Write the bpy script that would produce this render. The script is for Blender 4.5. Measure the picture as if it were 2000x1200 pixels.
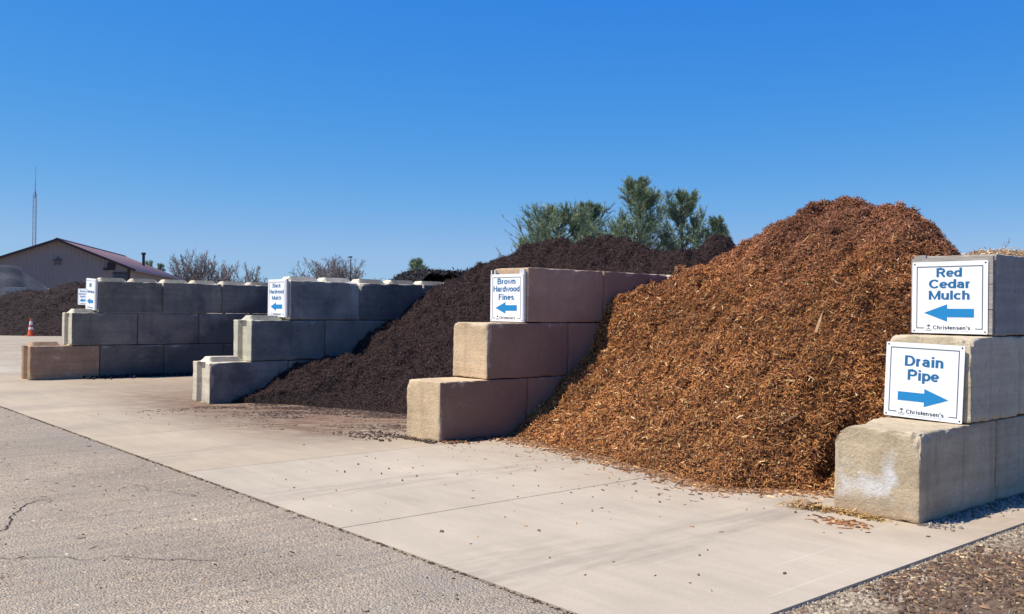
import bpy, math, random
import numpy as np
from mathutils import Matrix, Vector

# ------------------------------------------------------------------ clear
for _o in list(bpy.data.objects):
    bpy.data.objects.remove(_o, do_unlink=True)
SC = bpy.context.scene
COL = SC.collection
random.seed(7)
RNG = np.random.default_rng(11)

# ------------------------------------------------------------------ camera
CAM_Z = 1.374
FW = Vector((-0.755646, 0.654970, 0.003595))
RT = Vector((0.654963, 0.755575, 0.011436))
UP = Vector((-0.004774, -0.010996, 0.999928))
cd = bpy.data.cameras.new('camera')
cd.sensor_width = 36.0
cd.lens = 1808.86 / 2000 * 36.0
cd.clip_start = 0.05
cd.clip_end = 6000
cam = bpy.data.objects.new('camera', cd)
COL.objects.link(cam)
cam.matrix_world = Matrix(((RT.x, UP.x, -FW.x, 0), (RT.y, UP.y, -FW.y, 0), (RT.z, UP.z, -FW.z, CAM_Z), (0, 0, 0, 1)))
SC.camera = cam

# ------------------------------------------------------------------ light
SUN_TO = Vector((-0.18, -0.31, 0.61)).normalized()     # towards the sun
SUN_EL = math.asin(SUN_TO.z)
SUN_AZ = math.atan2(SUN_TO.x, SUN_TO.y)
w = bpy.data.worlds.new('World')
SC.world = w
w.use_nodes = True
wn = w.node_tree
wn.nodes.clear()
sky = wn.nodes.new('ShaderNodeTexSky')
sky.sky_type = 'NISHITA'
sky.sun_disc = False
sky.sun_elevation = SUN_EL
sky.sun_rotation = SUN_AZ
sky.altitude = 300
sky.air_density = 1.0
sky.dust_density = 0.0
sky.ozone_density = 2.2
SKY_K = 0.158
ssep = wn.nodes.new('ShaderNodeSeparateColor')
scmb = wn.nodes.new('ShaderNodeCombineColor')
for _i, (_p, _g) in enumerate(((1.75, 0.46), (0.79, 0.49), (0.16, 0.79))):   # one colour response for the whole sky: a deep, saturated blue
    _a = wn.nodes.new('ShaderNodeMath'); _a.operation = 'MULTIPLY'; _a.inputs[1].default_value = SKY_K
    _b = wn.nodes.new('ShaderNodeMath'); _b.operation = 'POWER'; _b.inputs[1].default_value = _p
    _c = wn.nodes.new('ShaderNodeMath'); _c.operation = 'MULTIPLY'; _c.inputs[1].default_value = _g / SKY_K
    wn.links.new(ssep.outputs[_i], _a.inputs[0]); wn.links.new(_a.outputs[0], _b.inputs[0]); wn.links.new(_b.outputs[0], _c.inputs[0]); wn.links.new(_c.outputs[0], scmb.inputs[_i])
    if _i == 0: _red = _c
    if _i == 1: _grn = _c
_m = wn.nodes.new('ShaderNodeMath'); _m.operation = 'MULTIPLY'; _m.inputs[1].default_value = 0.60
_n = wn.nodes.new('ShaderNodeMath'); _n.operation = 'SMOOTH_MIN'; _n.inputs[2].default_value = 0.5
wn.links.new(_grn.outputs[0], _m.inputs[0]); wn.links.new(_m.outputs[0], _n.inputs[1]); wn.links.new(_red.outputs[0], _n.inputs[0]); wn.links.new(_n.outputs[0], scmb.inputs[0])
bg = wn.nodes.new('ShaderNodeBackground')
bg.inputs['Strength'].default_value = 0.13
wo = wn.nodes.new('ShaderNodeOutputWorld')
wn.links.new(sky.outputs[0], ssep.inputs[0])
wn.links.new(scmb.outputs[0], bg.inputs['Color'])
wn.links.new(bg.outputs[0], wo.inputs['Surface'])
sd = bpy.data.lights.new('sun', 'SUN')
sd.energy = 5.0
sd.angle = math.radians(0.5)
sd.color = (1.0, 0.94, 0.83)
sun = bpy.data.objects.new('sun', sd)
COL.objects.link(sun)
sun.rotation_euler = (-SUN_TO).to_track_quat('-Z', 'Y').to_euler()
sun.location = (-10, -10, 30)
SC.view_settings.view_transform = 'Standard'
SC.view_settings.look = 'None'
SC.view_settings.exposure = 0.28
SC.view_settings.gamma = 1.0
SC.view_settings.use_curve_mapping = False


# ------------------------------------------------------------------ helpers
def tag(o, label=None, cat=None, group=None, kind=None):
    if label: o['label'] = label
    if cat: o['category'] = cat
    if group: o['group'] = group
    if kind: o['kind'] = kind
    return o


def empty(name, loc=(0, 0, 0), rz=0.0):
    o = bpy.data.objects.new(name, None)
    o.empty_display_size = 0.2
    COL.objects.link(o)
    o.location = loc
    o.rotation_euler = (0, 0, rz)
    return o


def link(name, me, mat=None, parent=None, loc=None, rot=None):
    o = bpy.data.objects.new(name, me)
    COL.objects.link(o)
    if mat is not None and len(me.materials) == 0:
        me.materials.append(mat)
    if parent is not None: o.parent = parent
    if loc is not None: o.location = loc
    if rot is not None: o.rotation_euler = rot
    return o


def mesh_np(name, V, F, smooth=False, col=None):
    """V (n,3); F (m,k) of one arity; col (n,3) point colours"""
    V = np.asarray(V, dtype=np.float32); F = np.asarray(F, dtype=np.int32)
    me = bpy.data.meshes.new(name)
    m, k = F.shape
    me.vertices.add(len(V)); me.vertices.foreach_set('co', V.ravel())
    me.loops.add(m * k); me.loops.foreach_set('vertex_index', F.ravel())
    me.polygons.add(m)
    me.polygons.foreach_set('loop_start', np.arange(0, m * k, k, dtype=np.int32))
    me.polygons.foreach_set('loop_total', np.full(m, k, dtype=np.int32))
    if smooth: me.polygons.foreach_set('use_smooth', np.ones(m, dtype=bool))
    if col is not None:
        a = me.color_attributes.new('tint', 'FLOAT_COLOR', 'POINT')
        c4 = np.ones((len(V), 4), dtype=np.float32); c4[:, :3] = col
        a.data.foreach_set('color', c4.ravel())
    me.update(calc_edges=True)
    me.validate()
    return me


class MB:
    """collects boxes, prisms, tubes; build() links them as one mesh object"""
    def __init__(s): s.v = []; s.f = []

    def add(s, vs, fs):
        n = len(s.v); s.v += [tuple(p) for p in vs]; s.f += [tuple(i + n for i in f) for f in fs]; return s

    def box(s, lo, hi, bev=0.0):
        (x0, y0, z0), (x1, y1, z1) = lo, hi
        return s.add([(x0, y0, z0), (x1, y0, z0), (x1, y1, z0), (x0, y1, z0), (x0, y0, z1), (x1, y0, z1), (x1, y1, z1), (x0, y1, z1)],
                     [(0, 3, 2, 1), (4, 5, 6, 7), (0, 1, 5, 4), (1, 2, 6, 5), (2, 3, 7, 6), (3, 0, 4, 7)])

    def tube(s, a, b, ra, rb, n=6, caps=True):
        a = Vector(a); b = Vector(b); d = (b - a).normalized()
        u = d.orthogonal().normalized(); v = d.cross(u)
        vs = []
        for c, r in ((a, ra), (b, rb)):
            for k in range(n):
                t = 2 * math.pi * k / n
                vs.append(c + u * (r * math.cos(t)) + v * (r * math.sin(t)))
        fs = [(k, (k + 1) % n, n + (k + 1) % n, n + k) for k in range(n)]
        if caps: fs += [tuple(range(n - 1, -1, -1)), tuple(range(n, 2 * n))]
        return s.add(vs, fs)

    def prism_y(s, pts, y0, y1):
        """pts outline in x,z (counter-clockwise seen from -y), extruded y0 (front) to y1"""
        n = len(pts)
        vs = [(x, y0, z) for x, z in pts] + [(x, y1, z) for x, z in pts]
        fs = [tuple(range(n)), tuple(range(2 * n - 1, n - 1, -1))] + [(k, n + k, n + (k + 1) % n, (k + 1) % n) for k in range(n)]
        return s.add(vs, fs)

    def lathe(s, prof, n=16):
        vs = []; m = len(prof)
        for k in range(n):
            t = 2 * math.pi * k / n
            vs += [(r * math.cos(t), r * math.sin(t), z) for r, z in prof]
        fs = [(k * m + i, ((k + 1) % n) * m + i, ((k + 1) % n) * m + i + 1, k * m + i + 1) for k in range(n) for i in range(m - 1)]
        return s.add(vs, fs)

    def mesh(s, name, smooth=False):
        me = bpy.data.meshes.new(name)
        me.from_pydata(s.v, [], s.f)
        if smooth:
            for p in me.polygons: p.use_smooth = True
        me.update()
        return me

    def build(s, name, mat, parent=None, smooth=False, loc=None, rot=None):
        return link(name, s.mesh(name, smooth), mat, parent, loc, rot)


def _hash(i, j, k, seed):
    h = (i.astype(np.int64) * 374761393 + j.astype(np.int64) * 668265263 + k.astype(np.int64) * 2147483647 + seed * 974711) & 0xFFFFFFFF
    h = ((h ^ (h >> 13)) * 1274126177) & 0xFFFFFFFF
    h = ((h ^ (h >> 16)) * 2246822519) & 0xFFFFFFFF
    return ((h ^ (h >> 15)) & 0xFFFFFF).astype(np.float64) / 0xFFFFFF


def vnoise(P, scale=1.0, seed=0):
    """value noise in 0..1 at P (n,3)"""
    P = np.asarray(P, dtype=np.float64) * scale
    I = np.floor(P).astype(np.int64); f = P - I; f = f * f * (3 - 2 * f)
    r = 0
    for a in (0, 1):
        for b in (0, 1):
            for c in (0, 1):
                wgt = (f[:, 0] if a else 1 - f[:, 0]) * (f[:, 1] if b else 1 - f[:, 1]) * (f[:, 2] if c else 1 - f[:, 2])
                r = r + wgt * _hash(I[:, 0] + a, I[:, 1] + b, I[:, 2] + c, seed)
    return r


def fbm(P, scale=1.0, octv=4, seed=0, gain=0.5):
    r = 0; a = 1; t = 0
    for k in range(octv):
        r = r + a * vnoise(P, scale * 2.03 ** k, seed + 17 * k); t += a; a *= gain
    return r / t


def n2(x, y, scale, octv=4, seed=0, gain=0.5):
    x = np.asarray(x, dtype=float); y = np.asarray(y, dtype=float)
    P = np.stack([x.ravel(), y.ravel(), np.zeros(x.size)], 1)
    return fbm(P, scale, octv, seed, gain).reshape(x.shape)


def at(px, depth, z=0.0):
    """ground spot seen at photo column px at a given depth in metres (layout helper)"""
    lat = (px - 1000) / 1808.86 * depth
    d = FW * depth + RT * lat
    return Vector((d.x, d.y, z))


# ------------------------------------------------------------------ materials
class NT:
    def __init__(s, name):
        s.m = bpy.data.materials.new(name); s.m.use_nodes = True; s.t = s.m.node_tree
        s.b = s.t.nodes['Principled BSDF']; s.b.inputs['Roughness'].default_value = 0.85
        s.b.inputs['Specular IOR Level'].default_value = 0.25

    def n(s, typ, **kw):
        nd = s.t.nodes.new(typ)
        for k, v in kw.items():
            if k in nd.inputs: nd.inputs[k].default_value = v
            else: setattr(nd, k, v)
        return nd

    def l(s, a, b): s.t.links.new(a, b)

    def coord(s, kind='Object'):
        return s.n('ShaderNodeTexCoord').outputs[kind]

    def pos(s): return s.n('ShaderNodeNewGeometry').outputs['Position']

    def noise(s, vec, scale, detail=4, rough=0.55, dist=0.0):
        nd = s.n('ShaderNodeTexNoise'); nd.inputs['Scale'].default_value = scale; nd.inputs['Detail'].default_value = detail
        nd.inputs['Roughness'].default_value = rough; nd.inputs['Distortion'].default_value = dist
        s.l(vec, nd.inputs['Vector']); return nd.outputs['Fac']

    def voro(s, vec, scale, feature='F1', rnd=1.0):
        nd = s.n('ShaderNodeTexVoronoi'); nd.feature = feature; nd.inputs['Scale'].default_value = scale
        nd.inputs['Randomness'].default_value = rnd
        s.l(vec, nd.inputs['Vector']); return nd

    def ramp(s, fac, stops):
        nd = s.n('ShaderNodeValToRGB'); cr = nd.color_ramp
        while len(cr.elements) < len(stops): cr.elements.new(0.5)
        for e, (p, c) in zip(cr.elements, stops):
            e.position = p; e.color = (c, c, c, 1) if isinstance(c, (int, float)) else (*c, 1)
        s.l(fac, nd.inputs['Fac']); return nd.outputs['Color']

    def mix(s, fac, a, b, mode='MIX'):
        nd = s.n('ShaderNodeMix'); nd.data_type = 'RGBA'; nd.blend_type = mode; nd.clamp_factor = True
        for sock, v in ((nd.inputs[0], fac), (nd.inputs[6], a), (nd.inputs[7], b)):
            if isinstance(v, (int, float)): sock.default_value = v
            elif isinstance(v, tuple): sock.default_value = (*v, 1)
            else: s.l(v, sock)
        return nd.outputs[2]

    def math(s, op, a, b=0.0, c=None, clamp=False):
        nd = s.n('ShaderNodeMath'); nd.operation = op; nd.use_clamp = clamp
        for k, v in enumerate((a, b, c)):
            if v is None: continue
            if isinstance(v, (int, float)): nd.inputs[k].default_value = v
            else: s.l(v, nd.inputs[k])
        return nd.outputs[0]

    def xyz(s, vec):
        nd = s.n('ShaderNodeSeparateXYZ'); s.l(vec, nd.inputs[0]); return nd.outputs

    def scalev(s, vec, sc):
        nd = s.n('ShaderNodeMapping'); nd.inputs['Scale'].default_value = sc; s.l(vec, nd.inputs['Vector']); return nd.outputs[0]

    def bump(s, h, strength=0.5, dist=0.01, prev=None):
        nd = s.n('ShaderNodeBump'); nd.inputs['Strength'].default_value = strength; nd.inputs['Distance'].default_value = dist
        s.l(h, nd.inputs['Height'])
        if prev is not None: s.l(prev, nd.inputs['Normal'])
        return nd.outputs[0]

    def out(s, colr=None, normal=None, rough=None):
        if colr is not None:
            if isinstance(colr, tuple): s.b.inputs['Base Color'].default_value = (*colr, 1)
            else: s.l(colr, s.b.inputs['Base Color'])
        if normal is not None: s.l(normal, s.b.inputs['Normal'])
        if rough is not None:
            if isinstance(rough, (int, float)): s.b.inputs['Roughness'].default_value = rough
            else: s.l(rough, s.b.inputs['Roughness'])
        return s.m


def concrete_mat(name, dye_shade=None, patch=False):
    """weathered cast concrete tinted by the object's colour; stain = (colour, y0, slope, z0, soft) mulch dye plus shade put into the side colour"""
    t = NT(name)
    P = t.pos(); O = t.coord('Object')
    oi = t.n('ShaderNodeObjectInfo')
    base = oi.outputs['Color']
    big = t.noise(P, 2.3, 6, 0.6, 0.3)
    c = t.mix(t.ramp(big, [(0.35, 0.0), (0.7, 1.0)]), base, (0.62, 0.62, 0.60), 'MULTIPLY')
    c = t.mix(0.55, base, c)
    # runs of dirt, stretched vertically
    run = t.noise(t.scalev(P, (9.0, 9.0, 0.9)), 1.0, 5, 0.65)
    c = t.mix(t.ramp(run, [(0.52, 0.0), (0.78, 0.45)]), c, (0.17, 0.14, 0.11))
    pale = t.noise(P, 5.5, 5, 0.6, 0.6)
    c = t.mix(t.ramp(pale, [(0.58, 0.0), (0.75, 0.45)]), c, (0.60, 0.55, 0.47))
    mot = t.noise(P, 17.0, 6, 0.7, 0.3)
    c = t.mix(0.42, c, t.ramp(mot, [(0.32, 0.62), (0.55, 1.0)]), 'MULTIPLY')
    # pits
    v = t.voro(P, 34.0)
    pit = t.ramp(v.outputs['Distance'], [(0.06, 1.0), (0.17, 0.0)])
    gate = t.ramp(t.noise(P, 12.0, 2), [(0.52, 0.0), (0.6, 1.0)])
    pit = t.math('MULTIPLY', pit, gate)
    c = t.mix(t.math('MULTIPLY', pit, 0.75), c, (0.07, 0.06, 0.05))
    fine = t.noise(P, 160.0, 3, 0.6)
    c = t.mix(0.6, c, t.ramp(fine, [(0.3, 0.5), (0.6, 1.0)]), 'MULTIPLY')
    c = t.mix(1.0, c, (1.22, 1.20, 1.17), 'MULTIPLY')
    pour = t.noise(t.scalev(P, (0.4, 0.4, 13.0)), 1.0, 3, 0.6, 0.3)
    c = t.mix(0.6, c, t.ramp(pour, [(0.35, 0.72), (0.6, 1.0)]), 'MULTIPLY')
    # bay faces and joint edges darkened: mulch dye plus shade put into the colour
    if dye_shade:
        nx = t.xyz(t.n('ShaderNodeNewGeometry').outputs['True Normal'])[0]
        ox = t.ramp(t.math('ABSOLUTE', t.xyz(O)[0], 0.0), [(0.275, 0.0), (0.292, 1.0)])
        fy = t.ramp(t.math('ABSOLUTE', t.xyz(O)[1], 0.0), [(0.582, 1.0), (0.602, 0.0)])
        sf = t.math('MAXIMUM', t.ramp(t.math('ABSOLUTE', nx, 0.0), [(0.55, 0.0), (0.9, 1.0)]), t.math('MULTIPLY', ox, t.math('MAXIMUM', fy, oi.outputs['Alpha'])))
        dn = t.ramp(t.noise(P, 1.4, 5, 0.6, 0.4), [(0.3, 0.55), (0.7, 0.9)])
        c = t.mix(t.math('MULTIPLY', sf, dn), c, dye_shade[0])
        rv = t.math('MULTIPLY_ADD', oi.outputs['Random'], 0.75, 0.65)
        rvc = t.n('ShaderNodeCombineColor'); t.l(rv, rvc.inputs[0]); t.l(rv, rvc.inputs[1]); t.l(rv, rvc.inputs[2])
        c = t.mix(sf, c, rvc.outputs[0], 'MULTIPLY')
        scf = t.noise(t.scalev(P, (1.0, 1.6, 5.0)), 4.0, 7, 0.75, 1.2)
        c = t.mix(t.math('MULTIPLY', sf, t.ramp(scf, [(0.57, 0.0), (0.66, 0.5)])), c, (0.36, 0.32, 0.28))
        (sc, y0, sl, z0, soft) = dye_shade
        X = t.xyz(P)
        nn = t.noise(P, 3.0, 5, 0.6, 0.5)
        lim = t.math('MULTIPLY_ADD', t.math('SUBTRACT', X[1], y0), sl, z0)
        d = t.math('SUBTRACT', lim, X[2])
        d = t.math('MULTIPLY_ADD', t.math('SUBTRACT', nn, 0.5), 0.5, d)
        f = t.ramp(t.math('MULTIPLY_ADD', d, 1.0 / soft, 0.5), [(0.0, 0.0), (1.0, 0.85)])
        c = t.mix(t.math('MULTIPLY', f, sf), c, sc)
    if patch:   # chalky lime bloom and a rusty foot on the front of one block
        X = t.xyz(O)
        nn = t.noise(O, 7.0, 4, 0.6, 0.4)
        cen = t.math('ADD', t.math('MULTIPLY_ADD', t.math('ABSOLUTE', X[0], 0.0), 0.0, 0.10), 0.0)
        hz = t.math('ABSOLUTE', t.math('ADD', X[2], 0.105), 0.0)
        a = t.math('SUBTRACT', 0.085, hz)
        wx = t.math('SUBTRACT', 0.2, t.math('ABSOLUTE', t.math('ADD', X[0], 0.06), 0.0))
        a = t.math('MINIMUM', a, wx)
        # narrow tongue rising
        tx = t.math('SUBTRACT', 0.050, t.math('ABSOLUTE', t.math('SUBTRACT', X[0], 0.10), 0.0))
        tz = t.math('SUBTRACT', 0.13, t.math('ABSOLUTE', t.math('SUBTRACT', X[2], 0.04), 0.0))
        a = t.math('MAXIMUM', a, t.math('MINIMUM', tx, tz))
        a = t.math('MULTIPLY_ADD', t.math('SUBTRACT', nn, 0.5), 0.28, a)
        f = t.ramp(t.math('MULTIPLY_ADD', a, 8.0, 0.42), [(0.3, 0.0), (0.95, 0.75)])
        c = t.mix(f, c, (0.72, 0.71, 0.69))
        low = t.math('MULTIPLY_ADD', t.math('SUBTRACT', nn, 0.5), 0.25, t.math('SUBTRACT', -0.2, X[2]))
        c = t.mix(t.ramp(t.math('MULTIPLY_ADD', low, 6.0, 0.4), [(0.2, 0.0), (0.9, 0.5)]), c, (0.42, 0.26, 0.15))
    # fresh pale stone where arrises have broken away
    ca = t.n('ShaderNodeVertexColor'); ca.layer_name = 'tint'
    cf = t.math('MULTIPLY', t.xyz(ca.outputs['Color'])[0], t.ramp(t.noise(P, 45.0, 4, 0.7), [(0.40, 0.08), (0.60, 0.7)]))
    c = t.mix(cf, c, (0.60, 0.50, 0.37))
    nb = t.bump(t.noise(P, 38.0, 6, 0.7), 0.8, 0.012)
    nb = t.bump(t.math('MULTIPLY', pit, -1.0), 0.7, 0.008, nb)
    nb = t.bump(fine, 0.35, 0.003, nb)
    return t.out(c, nb, 0.9)


def simple_mat(name, colr, rough=0.7, var=0.12, scale=6.0, bump=0.0, metallic=0.0, spec=0.3):
    t = NT(name)
    P = t.coord('Object')
    lo = tuple(x * (1 - var) for x in colr); hi = tuple(min(1, x * (1 + var)) for x in colr)
    c = t.ramp(t.noise(P, scale, 4, 0.6), [(0.3, lo), (0.7, hi)])
    nb = t.bump(t.noise(P, scale * 8, 3), bump, 0.004) if bump else None
    t.b.inputs['Metallic'].default_value = metallic
    t.b.inputs['Specular IOR Level'].default_value = spec
    return t.out(c, nb, rough)


def tint_mat(name, rough=0.85, spec=0.2, trans=0.0):
    t = NT(name)
    a = t.n('ShaderNodeVertexColor'); a.layer_name = 'tint'
    c = t.mix(0.35, a.outputs['Color'], t.ramp(t.noise(t.pos(), 90.0, 2), [(0.3, 0.6), (0.7, 1.4)]), 'MULTIPLY')
    t.b.inputs['Specular IOR Level'].default_value = spec
    return t.out(c, None, rough)


M_BLOCK = concrete_mat('concrete_block')
M_BLOCK_LIME = concrete_mat('concrete_block_lime_bloom', patch=True)
M_BLOCK_RED = concrete_mat('concrete_block_mulch_dye_shade', dye_shade=((0.215, 0.128, 0.094), 6.2, 0.62, 0.55, 1.3))
M_BLOCK_BLACK = concrete_mat('concrete_block_black_dye_shade', dye_shade=((0.055, 0.057, 0.062), 6.1, 0.62, 0.0, 0.35))
M_BLOCK_DARK = concrete_mat('concrete_block_dark_dye_shade', dye_shade=((0.055, 0.056, 0.062), 6.2, 0.62, 0.0, 1.0))  # side colour holds mulch dye and the painted shade of these faces
M_TINT = tint_mat('wood_shreds')
M_LEAF = tint_mat('needles', 0.6, 0.3)
M_BARK = simple_mat('bark', (0.10, 0.085, 0.075), 0.9, 0.3, 3.0)
M_TWIG = simple_mat('twigs', (0.25, 0.21, 0.19), 0.9, 0.2, 1.0)


def soil_mat(name, c0, c1, c2):
    t = NT(name)
    P = t.pos()
    c = t.ramp(t.noise(P, 1.6, 6, 0.7), [(0.3, c0), (0.7, c1)])
    sp = t.voro(P, 38.0)
    c = t.mix(t.ramp(sp.outputs['Color'], [(0.55, 0.0), (0.9, 0.8)]), c, c2)
    nb = t.bump(t.noise(P, 26.0, 6, 0.75), 1.0, 0.05)
    nb = t.bump(sp.outputs['Distance'], 0.8, 0.02, nb)
    return t.out(c, nb, 0.95)


# ------------------------------------------------------------------ ground
def ground_mat():
    t = NT('yard_ground')
    P = t.pos()
    c = t.ramp(t.noise(P, 0.22, 6, 0.6), [(0.3, (0.30, 0.255, 0.20)), (0.7, (0.40, 0.35, 0.27))])
    c = t.mix(0.5, c, t.ramp(t.noise(P, 14.0, 5, 0.7), [(0.3, 0.6), (0.7, 1.3)]), 'MULTIPLY')
    return t.out(c, t.bump(t.noise(P, 40.0, 5, 0.7), 0.5, 0.02), 0.95)


def asphalt_mat():
    t = NT('old_asphalt')
    P = t.pos()
    v1 = t.voro(P, 88.0); v2 = t.voro(P, 210.0)
    agg = t.ramp(t.xyz(v1.outputs['Color'])[0], [(0.0, (0.14, 0.12, 0.10)), (0.35, (0.25, 0.22, 0.185)), (0.7, (0.33, 0.295, 0.25)), (0.92, (0.44, 0.40, 0.34)), (1.0, (0.58, 0.54, 0.48))])
    agg2 = t.ramp(t.xyz(v2.outputs['Color'])[1], [(0.0, (0.17, 0.15, 0.13)), (0.6, (0.31, 0.275, 0.235)), (1.0, (0.48, 0.44, 0.38))])
    c = t.mix(0.5, agg, agg2)
    c = t.mix(0.25, c, (0.28, 0.245, 0.205))
    c = t.mix(0.8, c, t.ramp(v1.outputs['Distance'], [(0.25, 1.15), (0.8, 0.55)]), 'MULTIPLY')
    big = t.noise(P, 0.55, 5, 0.6, 0.4)
    c = t.mix(0.8, c, t.ramp(big, [(0.3, 0.74), (0.65, 1.12)]), 'MULTIPLY')
    # sandy dust lying in worn patches
    dust = t.noise(t.scalev(P, (0.5, 1.3, 1.0)), 0.9, 5, 0.65, 0.5)
    c = t.mix(t.ramp(dust, [(0.45, 0.0), (0.68, 0.7)]), c, (0.22, 0.205, 0.185))
    # dark seepage near the joint with the slab
    sp = t.noise(P, 3.2, 4, 0.6)
    c = t.mix(t.ramp(sp, [(0.58, 0.0), (0.74, 0.25)]), c, (0.15, 0.13, 0.11))
    c = t.mix(1.0, c, (3.15, 2.62, 1.80), 'MULTIPLY')
    nb = t.bump(t.math('SUBTRACT', 1.0, v1.outputs['Distance']), 0.45, 0.005)
    nb = t.bump(t.noise(P, 60.0, 4, 0.7), 0.4, 0.008, nb)
    return t.out(c, nb, 0.9)


def slab_mat():
    t = NT('concrete_slab')
    P = t.pos(); X = t.xyz(P)
    oi = t.n('ShaderNodeObjectInfo')
    c = t.mix(1.0, oi.outputs['Color'], t.ramp(t.noise(P, 0.7, 6, 0.6, 0.3), [(0.3, 0.88), (0.7, 1.10)]), 'MULTIPLY')
    c = t.mix(0.7, c, t.ramp(t.noise(t.scalev(P, (1.0, 5.0, 1.0)), 1.3, 6, 0.65, 0.4), [(0.3, 0.9), (0.7, 1.1)]), 'MULTIPLY')
    c = t.mix(0.35, c, t.ramp(t.noise(P, 120.0, 3, 0.6), [(0.3, 0.8), (0.7, 1.2)]), 'MULTIPLY')
    # pale scrapes from the loader bucket, running out of the bays
    sc = t.noise(t.scalev(P, (26.0, 0.55, 1.0)), 1.0, 4, 0.6, 0.2)
    c = t.mix(t.ramp(sc, [(0.63, 0.0), (0.72, 0.35)]), c, (0.56, 0.51, 0.45))
    # tannin stain in front of the mulch bays
    far = t.ramp(t.math('MULTIPLY_ADD', t.math('ADD', X[0], 7.6), -0.6, 0.0), [(0.0, 0.0), (1.0, 1.0)])
    yy = t.ramp(t.math('MULTIPLY_ADD', t.math('SUBTRACT', X[1], 3.8), 0.7, 0.0), [(0.0, 0.0), (0.9, 1.0)])
    rot = t.n('ShaderNodeMapping'); rot.inputs['Rotation'].default_value = (0, 0, math.radians(-49)); t.l(P, rot.inputs['Vector'])
    nn = t.ramp(t.noise(t.scalev(rot.outputs[0], (1.0, 4.5, 1)), 2.2, 7, 0.75, 0.5), [(0.40, 0.0), (0.55, 1.0)])
    lim = t.ramp(t.math('MULTIPLY_ADD', t.math('ADD', X[0], 13.2), -0.3, 0.0), [(0.0, 1.0), (1.0, 0.25)])
    f = t.math('MULTIPLY', t.math('MULTIPLY', t.math('MULTIPLY', far, lim), yy), t.math('MULTIPLY_ADD', nn, 0.55, 0.42))
    c = t.mix(f, c, (0.135, 0.072, 0.040))
    red = t.ramp(t.math('MULTIPLY_ADD', t.math('SUBTRACT', X[1], 4.9), 0.7, 0.0), [(0.0, 0.0), (1.0, 1.0)])
    n3 = t.ramp(t.noise(P, 2.2, 5, 0.65, 0.5), [(0.3, 0.0), (0.7, 1.0)])
    c = t.mix(t.math('MULTIPLY', t.math('MULTIPLY', red, n3), 0.45), c, (0.27, 0.16, 0.09))
    # tyre tracks: soft grey bands curving out of the bays
    wob = t.math('MULTIPLY_ADD', t.math('SUBTRACT', t.noise(P, 0.5, 3), 0.5), 1.4, X[0])
    band = t.math('ABSOLUTE', t.math('SUBTRACT', t.math('FRACT', t.math('MULTIPLY', wob, 0.41)), 0.5), 0.0)
    tr = t.ramp(band, [(0.06, 1.0), (0.16, 0.0)])
    tr = t.math('MULTIPLY', tr, t.ramp(t.noise(t.scalev(P, (6.0, 0.8, 1)), 1.5, 5, 0.7), [(0.4, 0.0), (0.65, 0.42)]))
    c = t.mix(tr, c, (0.20, 0.165, 0.13))
    nb = t.bump(t.noise(P, 70.0, 5, 0.7), 0.3, 0.006)
    return t.out(c, nb, 0.88)


def quad(name, x0, x1, y0, y1, z, mat, parent=None):
    return link(name, mesh_np(name, [(x0, y0, z), (x1, y0, z), (x1, y1, z), (x0, y1, z)], [(0, 1, 2, 3)]), mat, parent)


ASPH_Y = 2.985
SLAB_X1 = -2.41
g = quad('ground', -3000, 3000, -3000, 3000, -0.06, ground_mat())
tag(g, 'tan gravelly yard ground stretching back behind the bays', 'ground', kind='structure')
M_ASPH = asphalt_mat()


def wavy_sheet(name, x0, x1, y0, y1, z, mat, nx, edge=None, thick=0.05):
    """sheet whose +y edge wanders a little"""
    xs = np.linspace(x0, x1, nx)
    wob = (n2(xs, xs * 0, 3.0, 4, 5) - 0.5) * 0.035 + (n2(xs, xs * 0, 14.0, 2, 9) - 0.5) * 0.02
    V = []; F = []
    for i, x in enumerate(xs):
        V += [(x, y0, z), (x, y1 + wob[i], z), (x, y1 + wob[i], z - thick)]
    for i in range(nx - 1):
        a = 3 * i; b = a + 3
        F += [(a, b, b + 1, a + 1), (a + 1, b + 1, b + 2, a + 2)]
    return link(name, mesh_np(name, V, F), mat)


a = wavy_sheet('asphalt_road', -60, 12, -25, ASPH_Y - 0.02, 0.0, M_ASPH, 1600)
tag(a, 'worn grey asphalt lane in front of the concrete slab', 'road', kind='structure')
M_CRACK = simple_mat('crack_shadow_fill', (0.035, 0.03, 0.027), 0.95)


def crack(pts, wdt, parent, seed):
    P = [np.array(p, float) for p in pts]
    dense = []
    for p, q in zip(P[:-1], P[1:]):
        n = max(2, int(np.linalg.norm(q - p) / 0.02))
        for k in range(n): dense.append(p + (q - p) * k / n)
    D = np.array(dense)
    j = (n2(D[:, 0], D[:, 1], 9.0, 4, seed) - 0.5) * 0.14
    k = (n2(D[:, 0], D[:, 1], 25.0, 3, seed + 3))
    tang = np.gradient(D, axis=0); tang /= np.linalg.norm(tang, axis=1)[:, None] + 1e-9
    nor = np.stack([-tang[:, 1], tang[:, 0]], 1)
    D = D + nor * j[:, None]
    ww = wdt * (0.25 + 1.3 * k) * np.minimum(1, np.minimum(np.arange(len(D)), np.arange(len(D))[::-1]) / 8.0)
    A = D + nor * ww[:, None] / 2; B = D - nor * ww[:, None] / 2
    V = np.zeros((2 * len(D), 3)); V[0::2, :2] = A; V[1::2, :2] = B; V[:, 2] = 0.004
    F = [(2 * i, 2 * i + 1, 2 * i + 3, 2 * i + 2) for i in range(len(D) - 1)]
    return link('crack', mesh_np('crack', V, F), M_CRACK, parent)


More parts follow.
